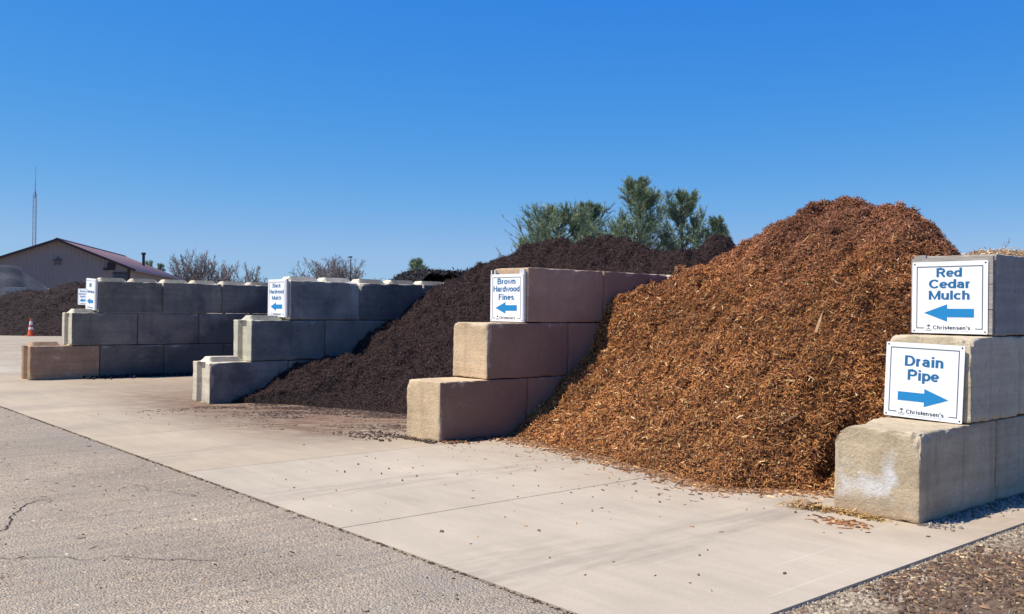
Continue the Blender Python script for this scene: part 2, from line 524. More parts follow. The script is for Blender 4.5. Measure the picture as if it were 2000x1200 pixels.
crack([(-5.6, 0.9), (-6.3, 1.35), (-7.02, 1.65), (-7.1, 1.95)], 0.012, a, 1)
crack([(-5.75, 1.0), (-5.35, 1.5), (-5.0, 1.95), (-4.7, 2.15)], 0.006, a, 2)
crack([(-7.4, 2.45), (-6.9, 2.55), (-6.3, 2.8)], 0.005, a, 4)

M_SLAB = slab_mat()
base = link('concrete_pavement', mesh_np('concrete_pavement', [(-62, ASPH_Y, -0.015), (SLAB_X1, ASPH_Y, -0.015), (SLAB_X1, 24, -0.015), (-62, 24, -0.015)], [(0, 1, 2, 3)]), simple_mat('joint_filler', (0.06, 0.055, 0.05), 0.95))
tag(base, 'pale concrete pavement that the storage bays stand on', 'pavement', kind='structure')
xs = [SLAB_X1, -5.05, -7.55, -10.1, -12.7, -15.3, -17.9, -20.5, -23.1, -26, -30, -35, -40, -46, -62]
for i in range(len(xs) - 1):
    x1, x0 = xs[i], xs[i + 1]
    gp = 0.005 if i < 2 else 0.003
    m = MB(); m.box((x0 + gp, ASPH_Y, -0.055), (x1 - (gp if i else 0), 24, 0.006))
    s = m.build('slab', M_SLAB, base)
    k = 0.93 + 0.1 * random.random()
    s.color = (0.47 * k, 0.39 * k, 0.284 * k, 1) if i < 2 else (0.435 * k, 0.35 * k, 0.24 * k, 1) if i < 7 else (0.48 * k, 0.42 * k, 0.31 * k, 1)


def gravel_mat():
    t = NT('gravel_verge')
    P = t.pos()
    v = t.voro(P, 55.0)
    c = t.ramp(t.xyz(v.outputs['Color'])[0], [(0.0, (0.12, 0.10, 0.085)), (0.5, (0.26, 0.235, 0.20)), (1.0, (0.45, 0.42, 0.37))])
    c = t.mix(0.6, c, t.ramp(v.outputs['Distance'], [(0.2, 1.2), (0.8, 0.4)]), 'MULTIPLY')
    big = t.noise(P, 1.1, 5, 0.65, 0.5)
    edge = t.math('MULTIPLY_ADD', t.math('ADD', t.xyz(P)[0], 2.41), 0.9, -0.25)
    c = t.mix(t.ramp(t.math('ADD', big, edge), [(0.38, 0.0), (0.62, 0.85)]), c, (0.085, 0.058, 0.042))
    c = t.mix(1.0, c, (1.3, 1.1, 0.85), 'MULTIPLY')
    nb = t.bump(t.math('SUBTRACT', 1.0, v.outputs['Distance']), 0.6, 0.008)
    return t.out(c, nb, 0.95)


gv = quad('gravel_verge', SLAB_X1, 14, ASPH_Y - 0.03, 40, -0.012, gravel_mat())
tag(gv, 'gravel strip strewn with bark along the right edge of the slab', 'gravel', kind='structure')


# ------------------------------------------------------------------ concrete blocks
def axis_pts(h, extra, step):
    """grid coordinates from -h to h, dense at both ends and at extra break lines"""
    e = [-h, -h + 0.008, -h + 0.02, -h + 0.04, -h + 0.065, h - 0.065, h - 0.04, h - 0.02, h - 0.008, h]
    n = max(2, int((2 * h - 0.13) / step))
    e += list(np.linspace(-h + 0.065, h - 0.065, n + 1)[1:-1])
    e += [x for x in extra]
    e = sorted(e); o = [e[0]]
    for x in e[1:]:
        if x - o[-1] > 0.004: o.append(x)
    return np.array(o)


def trap(u, a, b):
    """1 inside |u|<a, falling to 0 at |u|=b"""
    return np.clip((b - np.abs(u)) / (b - a), 0, 1)


def block_mesh(name, hx, hy, hz, seed, step=0.06, rmin=0.006, rmax=0.024, groove=False, knobs=(False, False), chip=1.0, bite=(), cut=(), front_chip=True):
    """cast block with worn arrises; groove = keyed ends, knobs = raised keys on top (front, rear);
    bite = [(corner xyz, radius, depth)] bigger lost corners"""
    gx = [-0.15, -0.10, 0.10, 0.15] if (groove or any(knobs)) else []
    gy = [-hy + 0.03, -hy + 0.10, -0.10, -0.03, 0.03, 0.10, hy - 0.10, hy - 0.03] if any(knobs) else []
    ax = [axis_pts(hx, gx, step), axis_pts(hy, gy, step), axis_pts(hz, [], step)]
    H = np.array([hx, hy, hz])
    Vs = []; Fs = []; off = 0
    for d in range(3):
        u, v = [k for k in range(3) if k != d]
        U, W = np.meshgrid(ax[u], ax[v], indexing='ij')
        for sgn in (-1, 1):
            P = np.zeros((U.size, 3)); P[:, u] = U.ravel(); P[:, v] = W.ravel(); P[:, d] = sgn * H[d]
            nu, nv = U.shape
            idx = np.arange(U.size).reshape(nu, nv) + off
            q = np.stack([idx[:-1, :-1], idx[1:, :-1], idx[1:, 1:], idx[:-1, 1:]], -1).reshape(-1, 4)
            flip = (sgn < 0) ^ (d == 1)
            if flip: q = q[:, ::-1]
            Vs.append(P); Fs.append(q); off += U.size
    V = np.concatenate(Vs); F = np.concatenate(Fs)
    # weld
    key = np.round(V * 5000).astype(np.int64)
    _, first, inv = np.unique(key, axis=0, return_index=True, return_inverse=True)
    inv = inv.ravel()
    V = V[first]; F = inv[F]
    S = V + seed * 13.7
    nz = 0.6 * fbm(S, 7.0, 4, seed, 0.6) + 0.4 * fbm(S, 26.0, 3, seed + 9, 0.6)
    rad = rmin + (rmax - rmin) * np.clip((nz - 0.42) * 4.0, 0, 1) * chip + 0.22 * chip * np.clip(nz - 0.58, 0, 1)
    for (c, r, dep) in bite:
        dd = np.linalg.norm(V - np.array(c) * H, axis=1)
        rad = rad + dep * np.clip(1 - dd / r, 0, 1) ** 0.7 * (0.7 + 0.6 * fbm(S, 11.0, 3, seed + 5))
    inner = H[None, :] - rad[:, None]
    Q = np.clip(V, -inner, inner)
    D = V - Q; L = np.linalg.norm(D, axis=1)
    N = D / np.maximum(L, 1e-6)[:, None]
    edge = (np.sum(np.abs(D) > 1e-5, axis=1) >= 2)
    R = Q + N * np.where(edge, rad, L)[:, None]
    # surface unevenness
    R += N * ((fbm(S, 2.0, 3, seed + 1) - 0.5) * 0.012 + (fbm(S, 24.0, 3, seed + 2) - 0.5) * 0.006 * (1 + edge * 2.0))[:, None]
    for (sx, rr0, ylen) in cut:
        fade = np.clip((ylen - (R[:, 1] + hy)) / (ylen * .5), 0, 1)
        rr = rr0 * fade * (0.85 + 0.3 * fbm(S, 9.0, 3, seed + 3)) + 1e-4
        cx = sx * (hx - rr); cz = hz - rr
        ux = (R[:, 0] - cx) * sx; uz = R[:, 2] - cz
        ln = np.hypot(ux, uz); m = (ux > 0) & (uz > 0) & (ln > rr)
        kk = np.where(m, rr / np.maximum(ln, 1e-6), 1.0)
        R[:, 0] = np.where(m, cx + sx * ux * kk, R[:, 0]); R[:, 2] = np.where(m, cz + uz * kk, R[:, 2])
        R += N * (m * (fbm(S, 30.0, 3, seed + 8) - .5) * .03)[:, None]
    if groove:
        m = (np.abs(V[:, 1]) > hy - 0.001)
        R[:, 1] -= np.sign(V[:, 1]) * m * trap(V[:, 0], 0.10, 0.15) * 0.055
    if any(knobs):
        top = V[:, 2] > hz - 0.001
        for s_, on in ((-1, knobs[0]), (1, knobs[1])):
            if not on: continue
            k = trap(V[:, 0], 0.10, 0.15) * trap(V[:, 1] - s_ * hy / 2, hy / 2 - 0.10, hy / 2 - 0.03)
            R[:, 2] += top * k * 0.072
    chipv = np.clip((rad - 0.014) / 0.02, 0, 1) * edge * ((V[:, 2] > 0.8 * hz) | ((V[:, 1] < -0.9 * hy) & front_chip))
    me = mesh_np(name, R, F, smooth=True, col=np.repeat(chipv[:, None], 3, 1))
    me.set_sharp_from_angle(angle=math.radians(38))
    return me


BL = 1.22; BWD = 0.61
WALLS = {
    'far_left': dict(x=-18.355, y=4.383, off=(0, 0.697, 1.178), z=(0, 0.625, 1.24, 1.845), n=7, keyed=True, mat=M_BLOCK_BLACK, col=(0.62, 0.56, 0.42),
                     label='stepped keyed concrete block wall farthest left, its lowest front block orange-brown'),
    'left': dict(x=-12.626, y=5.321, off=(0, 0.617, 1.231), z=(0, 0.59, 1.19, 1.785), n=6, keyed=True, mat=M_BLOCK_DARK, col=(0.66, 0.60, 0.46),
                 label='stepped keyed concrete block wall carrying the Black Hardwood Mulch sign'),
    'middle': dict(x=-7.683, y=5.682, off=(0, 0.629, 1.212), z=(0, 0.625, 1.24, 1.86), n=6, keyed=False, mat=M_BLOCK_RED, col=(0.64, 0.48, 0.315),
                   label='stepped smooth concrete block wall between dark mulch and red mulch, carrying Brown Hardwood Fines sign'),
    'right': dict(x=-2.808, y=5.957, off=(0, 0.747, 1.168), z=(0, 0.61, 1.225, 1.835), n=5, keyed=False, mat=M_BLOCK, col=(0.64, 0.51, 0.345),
                  label='stepped concrete block wall at the right edge carrying two signs, lowest block rounded and lime-stained'),
}
_cache = {}
for wi, (wk, W) in enumerate(WALLS.items()):
    root = empty('block_wall', (W['x'] - BWD / 2, W['y'], 0))
    tag(root, W['label'], 'wall', 'walls of stacked concrete blocks between the bays')
    hi = wk in ('middle', 'right')
    for c in range(3):
        hz = (W['z'][c + 1] - W['z'][c]) / 2 - 0.005
        n = W['n'] - (1 if c else 0)
        for k in range(n):
            if k == 0: nxt = 0.5 if c < 2 else 1
            first = (k == 0)
            kn = (False, False)
            if W['keyed']:
                kn = (True, True) if c == 2 else ((first, False))
            near = first and True
            seed = 100 * wi + 10 * c + k
            bite = []; cut = []
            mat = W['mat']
            if wk == 'right' and c == 0 and k == 0:
                bite = [((1, -1, 1), 0.16, 0.05), ((-1, -1, 0.1), 0.2, 0.02)]; mat = M_BLOCK_LIME; cut = [(-1, 0.17, 0.55), (1, 0.06, 0.3)]
            elif wk == 'right' and c == 1 and k == 0:
                bite = [((1, -1, 1), 0.14, 0.06), ((-1, -1, 1), 0.15, 0.05)]
            elif wk == 'middle' and k == 0 and c < 2:
                bite = [((1, -1, -0.4 + c), 0.3, 0.025), ((-1, -1, 1), 0.12, 0.03)]
            elif wk == 'left' and c == 2 and k in (0, 1):
                bite = [((1, 1 if k == 0 else -1, 1), 0.22, 0.06)]
            elif random.random() < 0.5:
                bite = [((1, random.choice((-1, 1)), random.choice((-1, 1))), 0.16, 0.04)]
            step = 0.036 if (hi and first) else (0.07 if hi or first else 0.12)
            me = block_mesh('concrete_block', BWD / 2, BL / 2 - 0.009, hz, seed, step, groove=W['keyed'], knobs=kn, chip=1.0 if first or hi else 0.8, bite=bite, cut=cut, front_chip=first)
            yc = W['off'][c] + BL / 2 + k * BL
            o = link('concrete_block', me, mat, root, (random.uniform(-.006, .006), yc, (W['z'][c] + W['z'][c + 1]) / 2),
                     (0, 0, random.uniform(-.004, .004)))
            q = random.uniform(0.86, 1.10)
            cc = [v * q * random.uniform(0.97, 1.03) for v in W['col']]
            if wk == 'far_left' and c == 0 and k == 0: cc = [0.40, 0.255, 0.155]; o.data.materials[0] = M_BLOCK
            if wk == 'right' and c == 2: cc = [0.40, 0.36, 0.31]
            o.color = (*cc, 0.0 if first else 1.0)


# ------------------------------------------------------------------ heaps
def interp(x, pts):
    p = np.array(pts); return np.interp(x, p[:, 0], p[:, 1])


def softmin(a, b, k):
    h = np.clip(0.5 + 0.5 * (b - a) / k, 0, 1)
    return b * (1 - h) + a * h - k * h * (1 - h)


def heap_mesh(name, hf, x0, x1, y0, y1, step):
    nx = int((x1 - x0) / step) + 1; ny = int((y1 - y0) / step) + 1
    X, Y = np.meshgrid(np.linspace(x0, x1, nx), np.linspace(y0, y1, ny), indexing='ij')
    Z = hf(X, Y)
    idx = np.arange(X.size).reshape(nx, ny)
    q = np.stack([idx[:-1, :-1], idx[1:, :-1], idx[1:, 1:], idx[:-1, 1:]], -1).reshape(-1, 4)
    zz = Z.ravel()
    keep = (zz[q].max(axis=1) > 0.0)
    q = q[keep]
    used = np.unique(q); mp = -np.ones(X.size, int); mp[used] = np.arange(len(used))
    V = np.stack([X.ravel(), Y.ravel(), np.maximum(zz, -0.02)], 1)[used]
    return mesh_np(name, V, mp[q], smooth=True)


def surf_pts(hf, x0, x1, y0, y1, n, rng, zmin=0.0, eps=0.03):
    x = rng.uniform(x0, x1, n); y = rng.uniform(y0, y1, n)
    z = hf(x, y)
    dx = (hf(x + eps, y) - hf(x - eps, y)) / (2 * eps); dy = (hf(x, y + eps) - hf(x, y - eps)) / (2 * eps)
    sl = np.sqrt(1 + dx * dx + dy * dy)
    ok = (z > zmin) & (rng.uniform(0, 1, n) < np.clip(sl / 1.8, 0.35, 1))
    N = np.stack([-dx, -dy, np.ones(n)], 1); N /= np.linalg.norm(N, axis=1)[:, None]
    return np.stack([x, y, z], 1)[ok], N[ok]


def shred_mesh(name, P, N, Lr, Wr, col, rng, lift=0.02, jit=0.45, curl=0.25, simple=False, spread=0.38):
    """curled wood fibres lying on a surface: 3 (or 2) stations x 3 points"""
    n = len(P)
    R = rng.normal(size=(n, 3)); T = R - N * np.sum(R * N, 1)[:, None]
    T /= np.linalg.norm(T, axis=1)[:, None]
    T = T + N * rng.normal(0, jit, n)[:, None]; T /= np.linalg.norm(T, axis=1)[:, None]
    S = np.cross(N, T); S /= np.linalg.norm(S, axis=1)[:, None] + 1e-9
    B = np.cross(T, S)
    roll = rng.normal(0, 0.6, n)
    S2 = S * np.cos(roll)[:, None] + B * np.sin(roll)[:, None]; B2 = np.cross(T, S2)
    L = rng.uniform(*Lr, n) * np.exp(rng.normal(0, spread, n)); Wd = rng.uniform(*Wr, n)
    C = P + N * rng.uniform(-0.3, 1, n)[:, None] * lift
    cb = rng.normal(0, curl, n) * L; cs = rng.normal(0, curl, n) * L
    st = (-1, 1) if simple else (-1, 0, 1); m_ = 3 * len(st)
    V = np.zeros((n, m_, 3), dtype=np.float32)
    for i, k in enumerate(st):
        c = C + T * (L * 0.5 * k)[:, None] - B2 * (cb * k * k)[:, None] + S2 * (cs * k * k)[:, None]
        wd = Wd * (0.75 if simple else (0.45 if k else 1.0))
        V[:, 3 * i] = c - S2 * (wd / 2)[:, None]
        V[:, 3 * i + 1] = c + B2 * (wd * 0.35)[:, None]
        V[:, 3 * i + 2] = c + S2 * (wd / 2)[:, None]
    q = np.array([(0, 3, 4, 1), (1, 4, 5, 2)] if simple else [(0, 3, 4, 1), (1, 4, 5, 2), (3, 6, 7, 4), (4, 7, 8, 5)])
    F = (np.arange(n)[:, None, None] * m_ + q[None]).reshape(-1, 4)
    return mesh_np(name, V.reshape(-1, 3), F, False, np.repeat(col, m_, axis=0))


def pick(pal, n, rng, spread=0.18):
    pal_c = np.array([p[:3] for p in pal]); wgt = np.array([p[3] for p in pal]); wgt = wgt / wgt.sum()
    c = pal_c[rng.choice(len(pal), n, p=wgt)]
    return c * np.exp(rng.normal(0, spread, n))[:, None]


# ---- red cedar heap (between the middle and right walls)
RTOE = [(-7.70, 6.62), (-6.93, 6.50), (-6.0, 6.36), (-5.2, 6.22), (-4.7, 6.05), (-4.35, 5.98), (-4.0, 6.30), (-3.75, 6.55), (-3.40, 6.75)]
RENV = [(-7.70, 1.84), (-7.2, 1.90), (-6.9, 1.98), (-6.5, 2.28), (-6.3, 2.42), (-6.08, 2.42), (-5.97, 2.60), (-5.42, 2.68), (-4.9, 2.70), (-4.6, 2.56), (-4.33, 2.38), (-3.94, 2.08), (-3.6, 1.80), (-3.40, 1.68)]
RCRY = [(-7.7, 9.6), (-6.0, 9.55), (-5.4, 9.6), (-4.84, 9.45), (-4.33, 9.15), (-3.94, 8.85), (-3.4, 8.4)]


def h_red(x, y):
    x = np.asarray(x, float); y = np.asarray(y, float)
    wob = (n2(x, y, 1.1, 3, 3) - 0.5) * 0.35
    t = y - interp(x, RTOE) + wob * 0.5
    ramp = np.where(t < 0.5, 0.62 * t, 0.31 + 0.81 * (t - 0.5))
    # old crust breaks into a steep bank close to the middle wall
    near = np.clip(1 - (x + 7.68) / 0.9, 0, 1)
    ramp = ramp + near * (0.28 * np.clip((y - 7.95) / 0.25, 0, 1) - 0.62 * np.clip((y - 8.3) / 0.9, 0, 1))
    env = interp(x, RENV) - 0.6 * np.clip(y - interp(x, RCRY), 0, 9) + (n2(x, y, 2.6, 3, 21) - 0.5) * 0.14
    h = softmin(ramp, env, 0.16)
    lump = n2(x, y, 1.7, 3, 8) - 0.5
    h = h + lump * 0.20 * np.clip(t * 1.2, 0, 1)
    r = np.abs(n2(x, y, 3.1, 3, 31) - 0.5) * 2
    h = h - np.clip(0.16 - r, 0, 1) * 0.45 * np.clip(t, 0, 1)
    h = h + (n2(x, y, 8.5, 3, 41) - 0.5) * 0.17 * np.clip(t * 3, 0.1, 1)
    h = h + (n2(x, y, 4.2, 3, 47) - 0.5) * (0.14 + 0.08 * np.clip((h - 1.5) / .6, 0, 1)) * np.clip(t * 1.5, 0, 1)
    h = h + 0.09 * np.clip((x + 5.99) / 0.06, 0, 1) * np.clip((-5.6 - x) / 0.35, 0, 1) * np.clip((y - 9.1) / 0.12, 0, 1) * np.clip((10.0 - y) / .3, 0, 1)
    # crusted hollow below the summit
    h = h - 0.20 * np.exp(-((x + 5.75) / 0.16) ** 2 - ((y - 8.85) / 0.14) ** 2)
    h = h - 0.16 * np.exp(-((x + 3.85) / 0.12) ** 2 - ((y - 8.0) / 0.2) ** 2)
    # scooped cleft near the right wall
    h = h - 0.34 * np.exp(-((x + 3.93) / 0.055) ** 2) * np.clip((y - 6.55) / 0.15, 0, 1) * np.clip((7.35 - y) / 0.2, 0, 1)
    return np.where(t < 0, np.minimum(h, 0.6 * t), h)


M_RED = soil_mat('red_mulch_bed', (0.055, 0.019, 0.009), (0.11, 0.042, 0.017), (0.18, 0.08, 0.035))
rt = empty('mulch_heap', (-5.5, 8.5, 0))
tag(rt, 'tall heap of orange-brown shredded red cedar mulch between the middle and right walls', 'mulch heap', 'heaps of mulch in the bays')
link('heap_bed', heap_mesh('heap_bed', h_red, -7.69, -3.41, 5.7, 13.0, 0.03), M_RED, rt).matrix_parent_inverse = rt.matrix_world.inverted()


def unparent_fix(o, p):
    o.parent = p
    o.matrix_parent_inverse = Matrix.Translation(-Vector(p.location))
    return o


for ch in rt.children: unparent_fix(ch, rt)
rg = np.random.default_rng(3)
P, N = surf_pts(h_red, -7.69, -3.41, 5.8, 10.2, 400000, rg, 0.004)
P = P[:175000]; N = N[:175000]
n = len(P)
col = pick([(0.36, 0.130, 0.042, 5), (0.46, 0.185, 0.060, 4), (0.26, 0.088, 0.031, 4), (0.58, 0.30, 0.115, 1.0), (0.72, 0.52, 0.28, 0.25), (0.10, 0.035, 0.016, 2.0)], n, rg, 0.24)
# older, greyed crust along the crest and the right shoulder; fresh golden shreds lower down
old = np.clip((P[:, 2] - 1.55 + (n2(P[:, 0], P[:, 1], 1.5, 3, 77) - 0.5) * 1.2) / 0.7, 0, 1)
old = np.maximum(old, np.clip((P[:, 0] + 4.25) / 0.5, 0, 1) * np.clip((P[:, 2] - 0.9) / 0.8, 0, 1))
grey = pick([(0.24, 0.090, 0.055, 4), (0.34, 0.150, 0.100, 3), (0.13, 0.048, 0.034, 3), (0.46, 0.27, 0.19, 0.7)], n, rg, 0.25)
k = (old * 0.6)[:, None]
col = col * (1 - k) + grey * k
low = np.clip((1.9 - P[:, 2]) / 1.2, 0, 1)[:, None]
col = col * (1 + low * np.array([[0.06, 0.15, 0.16]])) * np.array([[1.0, 1.02, 1.0]])   # fresher, more golden wood low on the face
col = col * (0.72 + 0.5 * np.clip((n2(P[:, 0], P[:, 1], 1.9, 4, 57) - .3) * 2.2, 0, 1))[:, None]   # lighter and darker patches
q = 80000
sh = link('mulch_shreds', shred_mesh('mulch_shreds', P[:q], N[:q], (0.020, 0.048), (0.0055, 0.0125), col[:q], rg, 0.026, 0.45, 0.26, False, 0.30), M_TINT)
unparent_fix(sh, rt); sh['kind'] = 'stuff'
sh = link('mulch_fines', shred_mesh('mulch_fines', P[q:], N[q:], (0.012, 0.034), (0.0060, 0.0130), col[q:], rg, 0.018, 0.5, 0.2, True), M_TINT)
unparent_fix(sh, rt); sh['kind'] = 'stuff'
# larger pale chips lying on top
P, N = surf_pts(h_red, -7.5, -3.5, 6.0, 9.6, 1600, rg, 0.02)
P = P[:190]; N = N[:190]
col = pick([(0.62, 0.42, 0.20, 2), (0.52, 0.30, 0.12, 3), (0.74, 0.58, 0.36, .7)], len(P), rg, 0.1)
sh = link('pale_chips', shred_mesh('pale_chips', P, N, (0.05, 0.10), (0.012, 0.022), col, rg, 0.030, 0.25, 0.06), M_TINT)
unparent_fix(sh, rt); sh['kind'] = 'stuff'


# ---- dark brown fines heap (between the left and middle walls)
BTOE = [(-12.63, 5.63), (-12.4, 5.85), (-11.9, 6.2), (-11.5, 6.36), (-10.74, 6.62), (-9.94, 6.80), (-8.29, 7.0), (-7.9, 7.1)]
BCON = [(5.6, 0.0), (6.0, 0.15), (6.5, 0.40), (7.2, 0.58), (7.6, 0.62), (7.8, 0.82), (8.1, 1.05), (8.47, 1.22), (8.87, 1.58), (9.33, 1.83), (10.2, 2.15), (11, 2.2)]
BENV = [(-12.63, 2.22), (-12.24, 2.50), (-11.8, 2.60), (-11.3, 2.62), (-10.6, 2.54), (-10.2, 2.72), (-9.9, 2.66), (-9.4, 2.42), (-8.9, 2.32), (-8.4, 2.28), (-8.2, 2.15), (-7.95, 1.86), (-7.8, 1.2)]


def h_brown(x, y):
    x = np.asarray(x, float); y = np.asarray(y, float)
    wob = (n2(x, y, 1.0, 3, 53) - 0.5) * 0.3
    t = y - interp(x, BTOE) + wob * 0.5
    ramp = np.where(t < 0.4, 0.42 * t, 0.168 + 0.64 * (t - 0.4))
    wl = np.exp(-(np.clip(x + 12.63, 0, 9) / 0.95) ** 4)
    ramp = ramp * (1 - wl) + interp(y, BCON) * wl
    env = interp(x, BENV) - 0.07 - 0.45 * np.clip(y - 10.7, 0, 9) + (n2(x, y, 2.2, 3, 61) - 0.5) * 0.12
    env = env + 1.12 * np.exp(-((x + 9.1) / 0.5) ** 2 - ((y - 12.5) / 0.75) ** 2)
    h = softmin(ramp, env, 0.14)
    h = h + (n2(x, y, 1.5, 3, 65) - 0.5) * 0.26 * np.clip(t, 0, 1)
    r = np.abs(n2(x, y, 2.2, 3, 69) - 0.5) * 2
    h = h - np.clip(0.14 - r, 0, 1) * 0.5 * np.clip(t, 0, 1)
    h = h + (n2(x, y, 7.5, 3, 67) - 0.5) * 0.18 * np.clip(t * 3, 0.1, 1)
    return np.where(t < 0, np.minimum(h, 0.6 * t), h)


M_BROWN = soil_mat('brown_fines_bed', (0.020, 0.012, 0.010), (0.040, 0.025, 0.021), (0.06, 0.038, 0.032))
bt = empty('mulch_heap', (-10.4, 9.5, 0))
tag(bt, 'wide heap of dark brown hardwood fines between the left and middle walls', 'mulch heap', 'heaps of mulch in the bays')
unparent_fix(link('heap_bed', heap_mesh('heap_bed', h_brown, -12.62, -7.8, 5.4, 14.5, 0.035), M_BROWN), bt)
P, N = surf_pts(h_brown, -12.62, -7.85, 5.5, 13.2, 420000, rg, 0.004)
P = P[:150000]; N = N[:150000]
col = pick([(0.043, 0.023, 0.020, 5), (0.060, 0.034, 0.029, 4), (0.023, 0.012, 0.011, 3), (0.09, 0.055, 0.047, .6), (0.068, 0.032, 0.025, 2)], len(P), rg, 0.25)
sh = link('mulch_shreds', shred_mesh('mulch_shreds', P, N, (0.016, 0.044), (0.0055, 0.013), col, rg, 0.022, 0.45, 0.2, True), M_TINT)
unparent_fix(sh, bt); sh['kind'] = 'stuff'


# ---- simple heaps further back
def cone_h(cx, cy, top, spreads, seed, lump=0.25, flat=0.5):
    """spreads: radius at ground along +-x, +-y"""
    def f(x, y):
        x = np.asarray(x, float); y = np.asarray(y, float)
        dx = x - cx; dy = y - cy
        rx = np.where(dx < 0, spreads[0], spreads[1]); ry = np.where(dy < 0, spreads[2], spreads[3])
        r = np.sqrt((dx / rx) ** 2 + (dy / ry) ** 2)
        r = r + (n2(x, y, 0.9, 3, seed) - 0.5) * 0.18
        h = softmin(top * (1 - r) * 1.35, np.full_like(r, top), flat)
        h = h + (n2(x, y, 1.8, 4, seed + 4) - 0.5) * lump * np.clip(h, 0, 1)
        h = h + (n2(x, y, 8.0, 3, seed + 6) - 0.5) * 0.09 * np.clip(h * 2, 0, 1)
        return np.where(r > 1, -0.05, h)
    return f


def back_heap(label, hf, box, step, bedmat, pal, nsh, Lr, Wr, seed, group='heaps of mulch in the bays', cat='mulch heap', name='mulch_heap'):
    x0, x1, y0, y1 = box
    r = empty(name, ((x0 + x1) / 2, (y0 + y1) / 2, 0))
    tag(r, label, cat, group)
    unparent_fix(link('heap_bed', heap_mesh('heap_bed', hf, x0, x1, y0, y1, step), bedmat), r)
    if nsh:
        rr = np.random.default_rng(seed)
        P, N = surf_pts(hf, x0, x1, y0, y1, nsh * 3, rr, 0.03)
        P = P[:nsh]; N = N[:nsh]
        s_ = link('mulch_shreds', shred_mesh('mulch_shreds', P, N, Lr, Wr, pick(pal, len(P), rr, 0.25), rr, 0.04, 0.45, 0.2, True), M_TINT)
        unparent_fix(s_, r); s_['kind'] = 'stuff'
    return r


PAL_BLACK = [(0.020, 0.017, 0.018, 4), (0.035, 0.030, 0.031, 3), (0.010, 0.009, 0.010, 3), (0.06, 0.05, 0.05, 1)]
PAL_BROWN = [(0.045, 0.028, 0.025, 4), (0.07, 0.045, 0.04, 3), (0.025, 0.015, 0.013, 3), (0.13, 0.09, 0.08, 0.6)]
PAL_TAN = [(0.42, 0.27, 0.14, 4), (0.55, 0.38, 0.21, 4), (0.28, 0.16, 0.075, 3), (0.70, 0.55, 0.36, 2)]
M_BLACKBED = soil_mat('black_mulch_bed', (0.018, 0.016, 0.019), (0.032, 0.028, 0.032), (0.05, 0.044, 0.046))
M_TANBED = soil_mat('wood_chip_bed', (0.20, 0.12, 0.06), (0.36, 0.23, 0.12), (0.5, 0.36, 0.2))


def h_black(x, y):
    x = np.asarray(x, float); y = np.asarray(y, float)
    toe = interp(x, [(-18.3, 9.5), (-16, 8.7), (-13.3, 7.6)])
    env = interp(x, [(-18.3, 1.2), (-16.6, 1.7), (-16.1, 2.10), (-15.2, 2.2), (-14.2, 2.16), (-13.25, 2.1)])
    h = softmin(1.0 * (y - toe) + .1, env - 0.09 + (n2(x, y, 2.0, 3, 91) - 0.5) * 0.16, 0.2)
    return h + (n2(x, y, 9.0, 3, 93) - 0.5) * 0.1


back_heap('black mulch heap whose crest shows above the left wall', h_black, (-18.34, -13.25, 7.4, 14), 0.06, M_BLACKBED, PAL_BLACK, 22000, (0.03, 0.07), (0.015, 0.03), 5)
back_heap('pale tan wood chip heap peeking over the right wall behind the red mulch', cone_h(-6.2, 15.5, 2.36, (4.5, 7.5, 3.5, 3.5), 71, 0.2, 0.9), (-11, 1.5, 11.8, 19.2), 0.08, M_TANBED, PAL_TAN, 24000, (0.03, 0.07), (0.010, 0.024), 6, cat='wood chip heap', name='wood_chip_heap')

# ---- the far left bay
c1 = at(188, 46)
back_heap('long dark brown mulch heap behind the traffic cone at far left', cone_h(c1.x, c1.y, 2.45, (5.6, 5.0, 5.6, 5.0), 81, 0.3, 0.5), (c1.x - 6.4, c1.x + 6, c1.y - 6.4, c1.y + 6), 0.14, M_BROWN, PAL_BROWN[:3], 14000, (0.05, 0.12), (0.02, 0.045), 7)
c2 = at(58, 51)
back_heap('smaller dark mulch heap half hidden behind the far-left brown heap', cone_h(c2.x, c2.y, 2.12, (4.2, 4.2, 4.0, 4.0), 83, 0.3, 0.8), (c2.x - 5, c2.x + 5, c2.y - 5, c2.y + 5), 0.16, M_BROWN, PAL_BROWN[:3], 6000, (0.05, 0.12), (0.02, 0.045), 8)
c3 = at(-25, 60)
M_GREYBED = soil_mat('grey_stone_bed', (0.055, 0.058, 0.065), (0.085, 0.09, 0.098), (0.12, 0.12, 0.125))
back_heap('smooth grey stone heap in front of the brown building at the left edge', cone_h(c3.x, c3.y, 3.9, (6.6, 6.6, 6.6, 6.6), 85, 0.05, 0.15), (c3.x - 7, c3.x + 7, c3.y - 7, c3.y + 7), 0.2, M_GREYBED, PAL_BLACK, 0, None, None, 9, group=None, cat='stone heap', name='stone_heap')

# long splinter standing out of the red heap
pl = Vector((-4.62, 7.75, 0)); pl.z = float(h_red(np.array([pl.x]), np.array([pl.y]))[0])
m = MB()
m.add([(-.010, -.004, -.03), (.012, -.004, -.03), (.016, -.004, .10), (.006, -.006, .21), (-.006, -.004, .12),
       (-.010, .008, -.03), (.012, .008, -.03), (.016, .008, .10), (.006, .004, .21), (-.006, .008, .12)],
      [(0, 1, 2, 3, 4), (9, 8, 7, 6, 5), (0, 5, 6, 1), (1, 6, 7, 2), (2, 7, 8, 3), (3, 8, 9, 4), (4, 9, 5, 0)])
M_PALEWOOD = simple_mat('pale_wood', (0.55, 0.36, 0.18), 0.8, 0.2, 20)
o = m.build('wood_splinter', M_PALEWOOD, None, False, pl + Vector((0, -0.03, 0.02)), (math.radians(-25), math.radians(18), 0.6))
tag(o, 'long pale wood splinter sticking out of the red mulch left of the Red Cedar sign', 'splinter')


